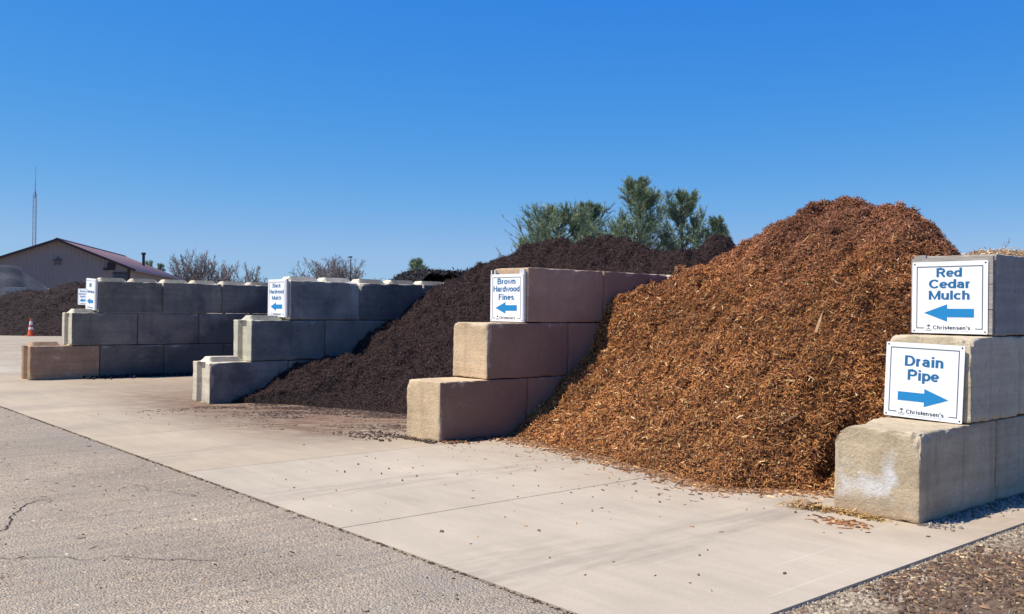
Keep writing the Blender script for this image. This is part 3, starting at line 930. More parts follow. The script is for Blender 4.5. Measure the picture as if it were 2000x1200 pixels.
# ------------------------------------------------------------------ signs
def sign_white():
    t = NT('sign_white')
    O = t.coord('Object')
    c = t.ramp(t.noise(O, 5.0, 5, 0.6), [(0.3, (0.87, 0.87, 0.87)), (0.7, (0.91, 0.91, 0.91))])
    c = t.mix(t.ramp(t.noise(t.scalev(O, (8, 8, 1.2)), 1.5, 4, 0.6), [(0.55, 0.0), (0.8, 0.18)]), c, (0.5, 0.47, 0.42))
    t.b.inputs['Specular IOR Level'].default_value = 0.35
    return t.out(c, None, 0.45)


M_SIGN = sign_white()
M_SBLUE = simple_mat('sign_blue_lettering', (0.020, 0.150, 0.33), 0.5, 0.06)
M_SARROW = simple_mat('sign_blue_arrow', (0.016, 0.225, 0.50), 0.5, 0.05)
M_SLATE = simple_mat('sign_slate_print', (0.055, 0.085, 0.115), 0.5, 0.06)
M_PALEPRINT = simple_mat('sign_grey_print', (0.42, 0.45, 0.48), 0.5, 0.06)
M_SCREW = simple_mat('zinc_screw', (0.12, 0.105, 0.095), 0.45, 0.2, 30, metallic=0.6)
def oldwood():
    t = NT('weathered_board')
    O = t.coord('Object')
    c = t.ramp(t.noise(t.scalev(O, (2, 8, 26)), 2.0, 6, 0.65, 0.4), [(0.3, (0.22, 0.19, 0.16)), (0.7, (0.46, 0.42, 0.37))])
    return t.out(c, t.bump(t.noise(t.scalev(O, (2, 8, 40)), 3.0, 4), 0.5, 0.004), 0.9)


M_OLDWOOD = oldwood()
M_FRAME = simple_mat('painted_frame_board', (0.62, 0.62, 0.61), 0.6, 0.12, 12, 0.2)


def _arc(cx, cy, rx, ry, a0, a1, n=14):
    return [(cx + rx * math.cos(math.radians(a0 + (a1 - a0) * k / n)), cy + ry * math.sin(math.radians(a0 + (a1 - a0) * k / n))) for k in range(n + 1)]


def glyphs(w):
    """stroke centre lines of a plain bold grotesque; cap height 1, x height .73; returns {char: (advance, [polylines])}"""
    h = w / 2; X = 0.73; y0 = h * .9; y1 = X - h * .9
    my = (y0 + y1) / 2; ry = (y1 - y0) / 2; ct = 1 - h * .9; cm = (y0 + ct) / 2; cr = (ct - y0) / 2
    lx = h + .03
    def bowl(cx, rx, a0=0, a1=360): return _arc(cx, my, rx, ry, a0, a1, 20)
    def n_(x, rx=.17): return [[(x, 0), (x, X)], _arc(x + rx, X - h * .9 - rx * 1.05, rx, rx * 1.05, 180, 0) + [(x + 2 * rx, 0)]]
    g = {}
    g['R'] = (.78, [[(lx, 0), (lx, 1)], [(lx, ct), (.40, ct)] + _arc(.40, ct - .215, .21, .215, 90, -90) + [(lx, ct - .43)], [(.40, ct - .43), (.66, 0)]])
    g['P'] = (.74, [[(lx, 0), (lx, 1)], [(lx, ct), (.40, ct)] + _arc(.40, ct - .235, .22, .235, 90, -90) + [(lx, ct - .47)]])
    g['B'] = (.77, [[(lx, 0), (lx, 1)], [(lx, ct), (.38, ct)] + _arc(.38, ct - .2, .19, .2, 90, -90) + [(lx, ct - .4)], [(.38, ct - .4)] + _arc(.40, y0 + (ct - .4 - y0) / 2, .235, (ct - .4 - y0) / 2, 90, -90) + [(lx, y0)]])
    g['D'] = (.79, [[(lx, 0), (lx, 1)], [(lx, ct), (.32, ct)] + _arc(.34, cm, .32, cr, 90, -90, 20) + [(lx, y0)]])
    g['C'] = (.78, [_arc(.41, cm, .31, cr, 38, 322, 24)])
    g['F'] = (.66, [[(lx, 0), (lx, 1)], [(lx, ct), (.62, ct)], [(lx, .52), (.55, .52)]])
    g['H'] = (.80, [[(lx, 0), (lx, 1)], [(.80 - lx, 0), (.80 - lx, 1)], [(lx, .53), (.80 - lx, .53)]])
    g['L'] = (.64, [[(lx, 1), (lx, 0)], [(lx, y0), (.61, y0)]])
    g['M'] = (.93, [[(lx, 0), (lx, 1)], [(.93 - lx, 0), (.93 - lx, 1)], [(lx, .96), (.465, .10), (.93 - lx, .96)]])
    g['a'] = (.60, [[(.44, 0), (.44, y1 - .16)], _arc(.28, y1 - .16, .16, .16, 0, 165), [(.44, my + .05), (.30, my + .035)] + _arc(.27, my - .125 + .01, .16, .15, 90, 270) + [(.32, y0 + .01), (.44, y0 + .12)]])
    g['b'] = (.64, [[(lx, 0), (lx, 1)], bowl(.335, .205)])
    g['c'] = (.59, [bowl(.31, .21, 42, 318)])
    g['d'] = (.64, [[(.64 - lx, 0), (.64 - lx, 1)], bowl(.305, .205)])
    g['e'] = (.60, [_arc(.30, my, .205, ry, 0, 318, 22), [(.10, my), (.505, my)]])
    g['h'] = (.63, [[(lx, 0), (lx, 1)], n_(lx)[1]])
    g['i'] = (.30, [[(.15, 0), (.15, X)], [(.15, .84), (.15, 1.0)]])
    g['k'] = (.61, [[(lx, 0), (lx, 1)], [(.54, X), (lx + .02, .30)], [(.27, .44), (.55, 0)]])
    g['l'] = (.30, [[(.15, 0), (.15, 1)]])
    g['m'] = (.94, n_(lx, .165) + [n_(lx + .33, .165)[1]])
    g['n'] = (.63, n_(lx))
    g['o'] = (.63, [bowl(.315, .215)])
    g['p'] = (.64, [[(lx, -.25), (lx, X)], bowl(.335, .205)])
    g['r'] = (.43, [[(lx, 0), (lx, X)], _arc(lx + .2, y1 - .2, .2, .2, 180, 92)])
    g['s'] = (.57, [_arc(.285, y1 - ry / 2, .165, ry / 2, 30, 250, 12) + _arc(.285, y0 + ry / 2, .175, ry / 2, 80, -150, 12)])
    g['t'] = (.38, [[(.18, .93), (.18, .2)] + _arc(.30, .2, .12, .2 - y0, 180, 265), [(.02, X - h), (.36, X - h)]])
    g['u'] = (.63, [[(.63 - lx, 0), (.63 - lx, X)], [(lx, X)] + _arc(lx + .17, y0 + .18, .17, .18, 180, 360)])
    g['w'] = (.84, [[(.08, X), (.25, .02), (.42, X - .06), (.59, .02), (.76, X)]])
    g['#'] = (.66, [[(.18, 0), (.27, 1)], [(.42, 0), (.51, 1)], [(.05, .33), (.60, .33)], [(.08, .66), (.63, .66)]])
    g['8'] = (.64, [_arc(.32, ct - .2, .18, .2, 0, 360, 18), _arc(.32, y0 + .235, .215, .235, 0, 360, 18)])
    g["'"] = (.24, [[(.12, .68), (.12, 1)]])
    g[' '] = (.3, [])
    return g


def text_mesh(txt, cap, wtarget=None, w=0.19):
    """lettering in the x,z plane facing -y, centred on x=0, baseline z=0"""
    G = glyphs(w); V = []; F = []; x = 0.0; q = 0
    for ch in txt:
        adv, lines = G[ch]
        for ln in lines:
            P = np.array(ln, float); n = len(P); q += 1
            closed = np.linalg.norm(P[0] - P[-1]) < 1e-6
            T = np.zeros_like(P); d = P[1:] - P[:-1]; d /= np.linalg.norm(d, axis=1)[:, None] + 1e-9
            T[1:-1] = d[:-1] + d[1:]; T[0] = d[0]; T[-1] = d[-1]
            if closed: T[0] = T[-1] = d[0] + d[-1]
            T /= np.linalg.norm(T, axis=1)[:, None] + 1e-9
            N = np.stack([-T[:, 1], T[:, 0]], 1)
            k = np.ones(n); k[1:-1] = 1 / np.clip(np.sum(N[1:-1] * np.stack([-d[1:, 1], d[1:, 0]], 1), 1), .55, 1)
            hw_ = w / 2 * (0.84 + 0.16 * np.abs(T[:, 1])) * k
            b = len(V); yy = -1e-5 * (q % 7)
            for i in range(n):
                for sg in (-1, 1):
                    p = P[i] + N[i] * hw_[i] * sg
                    V.append((x + p[0], yy, p[1]))
            for i in range(n - 1): F.append((b + 2 * i, b + 2 * i + 2, b + 2 * i + 3, b + 2 * i + 1))
        x += adv
    V = np.array(V); F = np.array(F)
    wd = np.ptp(V[:, 0]); cx = (V[:, 0].min() + V[:, 0].max()) / 2
    sx = wtarget / wd if wtarget else cap
    V[:, 0] = (V[:, 0] - cx) * sx; V[:, 2] *= cap
    return mesh_np('lettering', V, F)


def small_print(txt, wtarget):
    cu = bpy.data.curves.new('t', 'FONT'); cu.body = txt; cu.size = 0.013; cu.align_x = 'CENTER'; cu.resolution_u = 2
    ob = bpy.data.objects.new('t', cu); COL.objects.link(ob)
    me = bpy.data.meshes.new_from_object(ob.evaluated_get(bpy.context.evaluated_depsgraph_get()))
    bpy.data.objects.remove(ob); bpy.data.curves.remove(cu)
    V = np.zeros(len(me.vertices) * 3, dtype=np.float32); me.vertices.foreach_get('co', V); V = V.reshape(-1, 3)
    sx = wtarget / np.ptp(V[:, 0])
    R = np.stack([V[:, 0] * sx, np.zeros(len(V)), V[:, 1]], 1).astype(np.float32)
    me.vertices.foreach_set('co', R.ravel()); me.update()
    return me


def sign(loc, rot, lines, arrow, label, backing=None, wd=0.56, ht=0.56, tilt=0.0):
    """lines: [(text, centre z of baseline, cap size, width)]; loc = bottom centre of the panel's back"""
    r = empty('bay_sign', loc)
    r.rotation_euler = rot
    tag(r, label, 'sign', 'arrow signs naming the bays')
    hw = wd / 2
    # panel with clipped corners
    c = 0.006
    m = MB(); m.prism_y([(-hw + c, 0), (hw - c, 0), (hw, c), (hw, ht - c), (hw - c, ht), (-hw + c, ht), (-hw, ht - c), (-hw, c)], -0.006, 0.0)
    m.build('panel', M_SIGN, r)
    y = -0.0075; e = 0.035; t = 0.0060
    m = MB()
    zb, zt = e, ht - e; gp = 0.188
    def bar(x0, x1, z0, z1): m.add([(x0, y, z0), (x1, y, z0), (x1, y, z1), (x0, y, z1)], [(0, 1, 2, 3)])
    bar(-hw + e, hw - e, zt - t, zt); bar(-hw + e, -hw + e + t, zb, zt - t); bar(hw - e - t, hw - e, zb, zt - t)
    bar(-hw + e + t, -gp, zb, zb + t); bar(gp + 0.005, hw - e - t, zb, zb + t)
    m.build('border', M_SLATE, r)
    for txt, z, size, tw in lines:
        link('lettering', text_mesh(txt, size, tw), M_SBLUE, r, (0, y, z))
    # arrow
    s = -1 if arrow == 'left' else 1
    az = 0.155; m = MB()
    P0 = [(-0.185 * s, -0.032), (0.012 * s, -0.032), (0.012 * s, -0.066), (0.188 * s, 0), (0.012 * s, 0.066), (0.012 * s, 0.032), (-0.185 * s, 0.032)]
    if s < 0: P0 = P0[::-1]
    m.add([(x, y, az + z) for x, z in P0], [tuple(range(7))])
    m.build('arrow', M_SARROW, r)
    # palm-island emblem, name and strap line
    m = MB(); cx = -0.152; cz = 0.026
    def strip(pts, w0, w1):
        for i in range(len(pts) - 1):
            (xa, za), (xb, zb_) = pts[i], pts[i + 1]
            d = math.hypot(xb - xa, zb_ - za) + 1e-9; nx, nz = -(zb_ - za) / d, (xb - xa) / d
            k0 = (w0 + (w1 - w0) * i / (len(pts) - 1)) / 2; k1 = (w0 + (w1 - w0) * (i + 1) / (len(pts) - 1)) / 2
            m.add([(cx + xa - nx * k0, y, cz + za - nz * k0), (cx + xb - nx * k1, y, cz + zb_ - nz * k1), (cx + xb + nx * k1, y, cz + zb_ + nz * k1), (cx + xa + nx * k0, y, cz + za + nz * k0)], [(0, 1, 2, 3)])
    strip([(0.0, 0.006), (0.001, 0.018), (0.0, 0.030)], 0.004, 0.003)
    for a in (-15, 25, 70, 110, 155, 195):
        ca, sa = math.cos(math.radians(a)), math.sin(math.radians(a))
        strip([(0, 0.030), (ca * 0.010, 0.030 + sa * 0.010), (ca * 0.017, 0.028 + sa * 0.013)], 0.0055, 0.001)
    strip([(-0.021, 0.010), (-0.021, -0.002), (-0.015, -0.007), (0.015, -0.007), (0.021, -0.002), (0.021, 0.010)], 0.003, 0.003)
    strip([(-0.014, 0.004), (0.0, 0.008), (0.014, 0.004)], 0.004, 0.004)
    m.build('emblem', M_SLATE, r)
    link('name_lettering', text_mesh("Christensen's", 0.030, 0.278, 0.17), M_SLATE, r, (0.021, y, 0.029))
    link('strap_line', small_print("PLANT & HARDSCAPE CENTERS", 0.262), M_PALEPRINT, r, (0.021, y, 0.013))
    ms = MB(); ms.lathe([(0.0, 0.0026), (0.005, 0.0022), (0.0075, 0.0)], 8)
    sm = ms.mesh('screw', True)
    for sx in (-1, 1):
        for z in (0.016, ht - 0.016):
            link('screw', sm, M_SCREW, r, (sx * (hw - 0.018), -0.006, z), (math.pi / 2, 0, 0))
    if backing: backing(r, hw, ht)
    return r


def board_backing(r, hw, ht):
    # grey weathered boards and upright behind the panel
    m = MB(); m.box((-hw - 0.012, 0.002, -0.002), (hw + 0.03, 0.03, ht * 0.33)); m.build('backing_board', M_OLDWOOD, r)
    m = MB(); m.box((-hw - 0.012, 0.002, ht * 0.33 + 0.005), (hw + 0.03, 0.03, ht * 0.67)); m.build('backing_board', M_OLDWOOD, r)
    m = MB(); m.box((-hw - 0.012, 0.002, ht * 0.67 + 0.005), (hw + 0.03, 0.03, ht + 0.03)); m.build('backing_board', M_OLDWOOD, r)
    m = MB(); m.box((-hw - 0.005, 0.032, 0.0), (-hw + 0.085, 0.07, ht + 0.055)); m.build('upright', M_OLDWOOD, r)


def frame_backing(r, hw, ht):
    m = MB(); m.box((-hw - 0.006, 0.002, -0.004), (-hw + 0.075, 0.03, ht + 0.05)); m.build('upright', M_FRAME, r)
    m = MB(); m.box((hw - 0.07, 0.002, -0.004), (hw + 0.012, 0.03, ht + 0.05)); m.build('upright', M_FRAME, r)
    m = MB(); m.box((-hw + 0.02, -0.004, ht + 0.004), (-hw + 0.05, 0.03, ht + 0.055)); m.build('clamp', M_SCREW, r)


def slim_backing(r, hw, ht):
    m = MB(); m.box((-hw - 0.004, 0.002, -0.004), (hw + 0.02, 0.034, ht + 0.006)); m.build('backing_board', M_FRAME, r)


W = WALLS['right']
fx = W['x'] - BWD / 2
sign((fx - 0.015, W['y'] + W['off'][2] - 0.038, W['z'][2] + 0.012), (0, 0, 0),
     [('Red', 0.428, 0.068, 0.19), ('Cedar', 0.342, 0.068, 0.305), ('Mulch', 0.256, 0.068, 0.305)], 'left',
     'upper white sign on the right wall reading Red Cedar Mulch with blue left arrow', board_backing, 0.565, 0.545)
sign((fx - 0.025, W['y'] + W['off'][1] - 0.022, W['z'][1] + 0.006), (math.radians(-1.2), math.radians(1.4), 0),
     [('Drain', 0.380, 0.077, 0.283), ('Pipe', 0.278, 0.077, 0.232)], 'right',
     'lower white sign on the right wall reading Drain Pipe with blue right arrow', None, 0.575, 0.55)
W = WALLS['middle']
fx = W['x'] - BWD / 2
sign((fx - 0.018, W['y'] + W['off'][2] - 0.036, W['z'][2] + 0.006), (0, 0, 0),
     [('Brown', 0.426, 0.066, 0.315), ('Hardwood', 0.340, 0.066, 0.456), ('Fines', 0.246, 0.066, 0.268)], 'left',
     'white sign on the middle wall reading Brown Hardwood Fines with blue left arrow', frame_backing, 0.565, 0.54)
W = WALLS['left']
fx = W['x'] - BWD / 2
sign((fx - 0.03, W['y'] + W['off'][2] - 0.042, W['z'][2] + 0.045), (0, 0, 0),
     [('Black', 0.443, 0.064, 0.266), ('Hardwood', 0.352, 0.064, 0.456), ('Mulch', 0.258, 0.064, 0.30)], 'left',
     'white sign on the keyed left wall reading Black Hardwood Mulch with blue left arrow', slim_backing, 0.57, 0.565)
W = WALLS['far_left']
fx = W['x'] - BWD / 2
sign((fx - 0.02, W['y'] + W['off'][2] - 0.05, W['z'][2] + 0.06), (0, math.radians(3.0), 0),
     [('#8', 0.425, 0.080, 0.15), ('Limestone', 0.315, 0.060, 0.45)], 'left',
     'tilted white sign on the farthest left wall reading #8 Limestone', slim_backing, 0.565, 0.585)

# short wall stub and half hidden sign further back
sp = at(157, 33.0)
root = empty('block_wall', (sp.x, sp.y, 0))
tag(root, 'distant block wall almost hidden behind the limestone sign', 'wall', 'walls of stacked concrete blocks between the bays')
for c in range(3):
    for k in range(3):
        me = block_mesh('concrete_block', BWD / 2, BL / 2 - 0.004, 0.302, 700 + c * 5 + k, 0.2)
        o = link('concrete_block', me, M_BLOCK, root, (0.35, 0.1 + BL / 2 + (k + 0.5 * c) * BL, 0.305 + 0.61 * c)); o.color = (0.38, 0.34, 0.28, 1)
sign((sp.x + 0.15, sp.y + 0.04, 1.40), (0, 0, math.radians(18)),
     [('Brown', 0.443, 0.066, 0.315), ('Hardwood', 0.352, 0.066, 0.456), ('Mulch', 0.258, 0.066, 0.30)], 'left',
     'small distant sign half hidden behind the tilted limestone sign', slim_backing, 0.57, 0.565)

# far back wall of blocks at the left edge
bw0 = at(-12, 56); bw1 = at(135, 58)
d = (bw1 - bw0); L = d.length; ang = math.atan2(d.y, d.x)
root = empty('block_wall', bw0, ang)
tag(root, 'low pale block wall behind the dark heaps at the left edge', 'wall', 'walls of stacked concrete blocks between the bays')
for c in range(4):
    for k in range(int(L / BL)):
        if c == 3 and k in (1,): continue
        me = _cache.setdefault(('bw', (c + k) % 3), block_mesh('concrete_block', BL / 2 - 0.006, BWD / 2, 0.30, 800 + (c + k) % 3, 0.25))
        o = link('concrete_block', me, M_BLOCK, root, (BL / 2 + k * BL + (c % 2) * 0.5, 0, 0.30 + 0.605 * c)); q = random.uniform(.8, 1.1); o.color = (0.42 * q, 0.39 * q, 0.34 * q, 1)


# ------------------------------------------------------------------ brown building behind the far left bay
def siding(name, wdt, outline, mat, parent, pitch=0.30, rib=0.025):
    """ribbed metal wall in local x,z plane facing -y; outline(x)->top z"""
    V = []; F = []; x = 0.0; cols = []
    while x < wdt:
        for dx, yy in ((0, 0), (pitch * 0.72, 0), (pitch * 0.78, -rib), (pitch * 0.94, -rib)):
            if x + dx <= wdt: cols.append((x + dx, yy))
        x += pitch
    cols.append((wdt, 0))
    for cx, yy in cols: V += [(cx, yy, 0), (cx, yy, outline(cx))]
    for i in range(len(cols) - 1): F.append((2 * i, 2 * i + 2, 2 * i + 3, 2 * i + 1))
    return link(name, mesh_np(name, V, F), mat, parent)


M_SIDING = simple_mat('tan_metal_siding', (0.27, 0.205, 0.18), 0.55, 0.06, 0.5)
M_ROOF = simple_mat('maroon_metal_roof', (0.30, 0.19, 0.18), 0.5, 0.10, 0.6)
M_TRIM = simple_mat('dark_maroon_trim', (0.05, 0.028, 0.028), 0.5, 0.08)
M_DARK = simple_mat('dark_metal', (0.03, 0.03, 0.035), 0.5, 0.1)
M_GLASS = simple_mat('dark_window', (0.03, 0.035, 0.045), 0.15, 0.1, spec=0.5)
D0 = 70.0
HOR = lambda px: 600.4 + 1808.86 * 0.0036 + 0.01144 * (px - 1000)
hz = lambda px, py, d: CAM_Z + (HOR(px) - py) / 1808.86 * d
pk = at(112, D0); re = at(252, D0 + 1.0)
zp = hz(112, 468, D0); ze = hz(252, 523, D0 + 1.0)
gx = (re - pk); hw = gx.length; gx = gx / hw
B = empty('building', (pk - gx * (hw * 1.12)), math.atan2(gx.y, gx.x))
tag(B, 'long tan metal building with maroon gable roof at far left', 'building')
hl = hw * 1.12; LEN = 23.0
slope = (zp - ze) / hw
ol = lambda x: zp - abs(x - hl) * (slope if x > hl else slope * 0.92) - 0.06
siding('wall', hl + hw, ol, M_SIDING, B)
sw = siding('wall', LEN, lambda x: ze - 0.06, M_SIDING, B); sw.location = (hl + hw, 0, 0); sw.rotation_euler = (0, 0, math.pi / 2)
m = MB(); m.box((0.02, LEN - .1, 0), (hl + hw - 0.02, LEN, ze - .1)); m.build('wall', M_SIDING, B)


def roof_half(x0, z0, x1, z1, name):
    """ribbed roof sheet from ridge (x0,z0) to eave (x1,z1)"""
    V = []; F = []; y = -0.35; cols = []
    while y < LEN + 0.35:
        for dy, up in ((0, 0), (0.36, 0), (0.39, 0.03), (0.47, 0.03)): cols.append((y + dy, up))
        y += 0.5
    for yy, up in cols: V += [(x0, yy, z0 + up), (x1, yy, z1 + up), (x1, yy, z1 - 0.08)]
    for i in range(len(cols) - 1):
        q = [(3 * i, 3 * i + 1, 3 * i + 4, 3 * i + 3), (3 * i + 1, 3 * i + 2, 3 * i + 5, 3 * i + 4)]
        F += q if x1 > x0 else [f[::-1] for f in q]
    return link(name, mesh_np(name, V, F), M_ROOF, B)


ex = 0.5
roof_half(hl, zp, hl + hw + ex, ze - ex * slope, 'roof')
roof_half(hl, zp, -ex, zp - (hl + ex) * slope * 0.92, 'roof')
for (xa, za, xb, zb) in ((hl, zp, hl + hw + ex, ze - ex * slope), (hl, zp, -ex, zp - (hl + ex) * slope * 0.92)):
    m = MB(); n_ = 0.13
    m.add([(xa, -0.38, za + 0.05), (xb, -0.38, zb + 0.05), (xb, -0.38, zb - n_), (xa, -0.38, za - n_), (xa, -0.30, za + 0.05), (xb, -0.30, zb + 0.05), (xb, -0.30, zb - n_), (xa, -0.30, za - n_)],
          [(0, 1, 2, 3), (7, 6, 5, 4), (0, 4, 5, 1), (2, 6, 7, 3), (1, 5, 6, 2), (0, 3, 7, 4)])
    m.build('rake_trim', M_TRIM, B)
m = MB(); m.add([(hl - .2, -0.4, zp - .02), (hl, -0.4, zp + .1), (hl + .2, -0.4, zp - .02), (hl - .2, LEN + .4, zp - .02), (hl, LEN + .4, zp + .1), (hl + .2, LEN + .4, zp - .02)], [(0, 1, 4, 3), (1, 2, 5, 4), (0, 2, 1), (3, 4, 5)])
m.build('ridge_cap', M_TRIM, B)
m = MB()   # barn star
for k in range(5):
    a0 = math.pi / 2 + k * 2 * math.pi / 5; a1 = a0 + math.pi / 5; a2 = a0 - math.pi / 5
    m.add([(0, -0.12, 0), (.40 * math.cos(a0), 0, .40 * math.sin(a0)), (.22 * math.cos(a1), -0.02, .22 * math.sin(a1)), (.22 * math.cos(a2), -0.02, .22 * math.sin(a2))], [(0, 1, 2), (0, 3, 1)])
m.build('star_ornament', simple_mat('rusty_star', (0.13, 0.095, 0.085), 0.6), B, False, (hl, -0.05, hz(110, 511, D0)))
m = MB(); m.box((-.28, -.06, -.28), (.28, 0, .28)); v = m.build('vent', M_DARK, B, False, (hl + 3.8, -.03, hz(210, 520, D0)))
for k in range(4):
    m = MB(); m.box((-.25, -.10, -.22 + k * .13), (.25, -.065, -.15 + k * .13)); m.build('louvre', M_TRIM, v)
m = MB(); m.box((0, -.07, 0), (.9, -.03, 1.2)); wd_ = m.build('window', M_GLASS, B, False, (hl + hw - 1.1, 0, ze - 1.7))
m = MB(); m.box((-.08, -.10, 1.2), (.98, -.03, 1.3)); m.build('window_frame', M_TRIM, wd_)
m = MB(); m.box((-.08, -.10, -.1), (.98, -.03, 0)); m.build('window_sill', M_TRIM, wd_)
m = MB(); m.box((-.12, -.35, -.06), (.12, 0, .1)); m.build('wall_lamp', M_DARK, B, False, (hl + hw - 1.7, -.03, hz(239, 527, D0)))
vx = hl + hw * 0.6; vz = zp - hw * 0.6 * slope
m = MB(); m.tube((0, 0, -.3), (0, 0, 1.05), .13, .13, 8); m.tube((0, 0, 1.05), (0, 0, 1.25), .22, .2, 8)
m.build('roof_pipe', M_DARK, B, False, (vx, LEN * 0.72, vz))
m = MB(); m.box((hl + hw + .01, -.04, 0), (hl + hw + .05, .14, ze - .1)); m.box((hl + hw - .14, -.05, 0), (hl + hw + .01, -.01, ze - .1)); m.build('corner_trim', M_TRIM, B)

# lattice mast behind the building
tb = at(66, 95); top1 = hz(68, 382, 95); top2 = hz(72, 325, 95)
T = empty('radio_mast', tb)
tag(T, 'slim lattice radio mast rising behind the brown building', 'mast')
M_STEEL = simple_mat('galvanised_steel', (0.30, 0.32, 0.34), 0.45, 0.1, 2, metallic=0.4)
leg = [(0.19 * math.cos(k * 2.0944 + .4), 0.19 * math.sin(k * 2.0944 + .4)) for k in range(3)]
for x, y in leg:
    m = MB(); m.tube((x, y, 0), (x, y, top1), .035, .035, 5); m.build('leg', M_STEEL, T)
z = 0.4; sb = MB()
while z < top1:
    for k in range(3):
        a_, b_ = leg[k], leg[(k + 1) % 3]
        sb.tube((*a_, z), (*b_, z), .018, .018, 4); sb.tube((*a_, z), (*b_, min(z + .55, top1)), .012, .012, 4)
    z += .55
sb.build('lattice', M_STEEL, T)
m = MB(); m.tube((0, 0, top1 - .3), (0, 0, top1 + (top2 - top1) * .45), .05, .045, 6); m.build('mast_pole', M_STEEL, T)
m = MB(); m.tube((0, 0, top1 + (top2 - top1) * .45), (0.05, 0, top2), .028, .022, 5); m.build('whip_aerial', M_STEEL, T)
m = MB()
for x, y in leg: m.tube((x, y, top1), (0, 0, top1 + .5), .03, .03, 4)
m.build('mast_cap', M_STEEL, T)

# traffic cone
tc = at(61, 40.5)
C = empty('traffic_cone', tc)
tag(C, 'orange and white traffic cone in front of the far-left mulch heap', 'cone')
M_ORANGE = simple_mat('cone_orange', (0.62, 0.10, 0.035), 0.5, 0.12, 8)
M_CWHITE = simple_mat('cone_white', (0.75, 0.74, 0.72), 0.5, 0.1, 8)
m = MB(); m.box((-.19, -.19, 0), (.19, .19, .04)); m.build('base', M_ORANGE, C)
m = MB(); m.lathe([(.145, .04), (.14, .05), (.035, .75), (.03, .76), (0, .76)], 16); m.build('cone_body', M_ORANGE, C, True)
rr = lambda z: .14 - (z - .05) * .15 + .004
for z0, z1 in ((.30, .40), (.50, .66)):
    m = MB(); m.lathe([(rr(z0), z0), (rr(z1), z1)], 16); m.build('reflective_collar', M_CWHITE, C, True)


# ------------------------------------------------------------------ trees
def tubes_mesh(name, segs, n=3):
    """segs (m, 8): a xyz, b xyz, ra, rb -> open tapered tubes, vectorised"""
    S = np.array(segs, dtype=np.float64)
    A = S[:, 0:3]; Bv = S[:, 3:6]; D = Bv - A; D /= np.linalg.norm(D, axis=1)[:, None] + 1e-9
    ref = np.where(np.abs(D[:, 2:3]) < 0.9, np.array([[0, 0, 1.0]]), np.array([[1.0, 0, 0]]))
    U = np.cross(D, ref); U /= np.linalg.norm(U, axis=1)[:, None]; Wv = np.cross(D, U)
    m_ = len(S); V = np.zeros((m_, 2 * n, 3))
    for k in range(n):
        t = 2 * math.pi * k / n
        o = U * math.cos(t) + Wv * math.sin(t)
        V[:, k] = A + o * S[:, 6:7]; V[:, n + k] = Bv + o * S[:, 7:8]
    q = np.array([(k, (k + 1) % n, n + (k + 1) % n, n + k) for k in range(n)])
    F = (np.arange(m_)[:, None, None] * 2 * n + q[None]).reshape(-1, 4)
    return mesh_np(name, V.reshape(-1, 3), F, True)


def bare_tree(loc, height, width, label, seed, stems=26, rmin=0.015, nshoot=17, name='bare_tree', group='bare trees on the skyline'):
    """leafless tree: boughs arching out to a domed outline, each set with two orders of fine shoots"""
    rnd = random.Random(seed); thick = []; thin = []

    def path(a, b, bow, n):
        pts = []
        for k in range(n + 1):
            t = k / n
            p = a.lerp(b, t) + Vector((0, 0, bow * math.sin(math.pi * t)))
            if 0 < k < n: p += Vector((rnd.gauss(0, 1), rnd.gauss(0, 1), rnd.gauss(0, .6))) * ((b - a).length * .03)
            pts.append(p)
        return pts

    def limb(pts, r0, r1, out):
        n = len(pts) - 1
        for k in range(n):
            out.append((*pts[k], *pts[k + 1], max(rmin, r0 + (r1 - r0) * k / n), max(rmin, r0 + (r1 - r0) * (k + 1) / n)))

    fork = height * .16
    limb(path(Vector((0, 0, 0)), Vector((0, 0, fork)), 0, 3), height * .03, height * .024, thick)
    for s_ in range(stems):
        az = rnd.uniform(0, 6.283); el = math.asin(rnd.uniform(.12, 1)) if s_ % 3 else rnd.uniform(.9, 1.5)
        rr_ = rnd.uniform(.72, .98)
        tip = Vector((math.cos(az) * math.cos(el) * width / 2 * rr_, math.sin(az) * math.cos(el) * width / 2 * rr_, height * (.22 + .76 * math.sin(el) * rr_)))
        st = Vector((rnd.gauss(0, .12), rnd.gauss(0, .12), fork * rnd.uniform(.6, 1)))
        pts = path(st, tip, -height * .05 * math.cos(el), 7)
        limb(pts[:4], height * .012, height * .006, thick); limb(pts[3:], height * .006, rmin, thin)
        for q in range(nshoot):
            k = rnd.randint(2, 6); f = rnd.random(); o = pts[k].lerp(pts[k + 1], f)
            d = (pts[k + 1] - pts[k]).normalized()
            d2 = (d * .9 + Vector((rnd.gauss(0, .6), rnd.gauss(0, .6), rnd.gauss(.35, .4)))).normalized()
            L = height * rnd.uniform(.08, .22) * (1.15 - k / 9)
            e = o + d2 * L
            pp = path(o, e, 0, 3); limb(pp, height * .0032, rmin, thin)
            for w_ in range(5):
                kk = rnd.randint(0, 2); o2 = pp[kk].lerp(pp[kk + 1], rnd.random())
                d3 = (d2 * .8 + Vector((rnd.gauss(0, .55), rnd.gauss(0, .55), rnd.gauss(.3, .4)))).normalized()
                limb([o2, o2 + d3 * L * rnd.uniform(.3, .6)], rmin, rmin * .7, thin)
    r_ = empty(name, loc); tag(r_, label, 'tree', group)
    link('trunk', tubes_mesh('trunk', thick, 5), M_BARK, r_)
    link('twigs', tubes_mesh('twigs', thin, 3), M_TWIG, r_)['kind'] = 'stuff'
    return r_


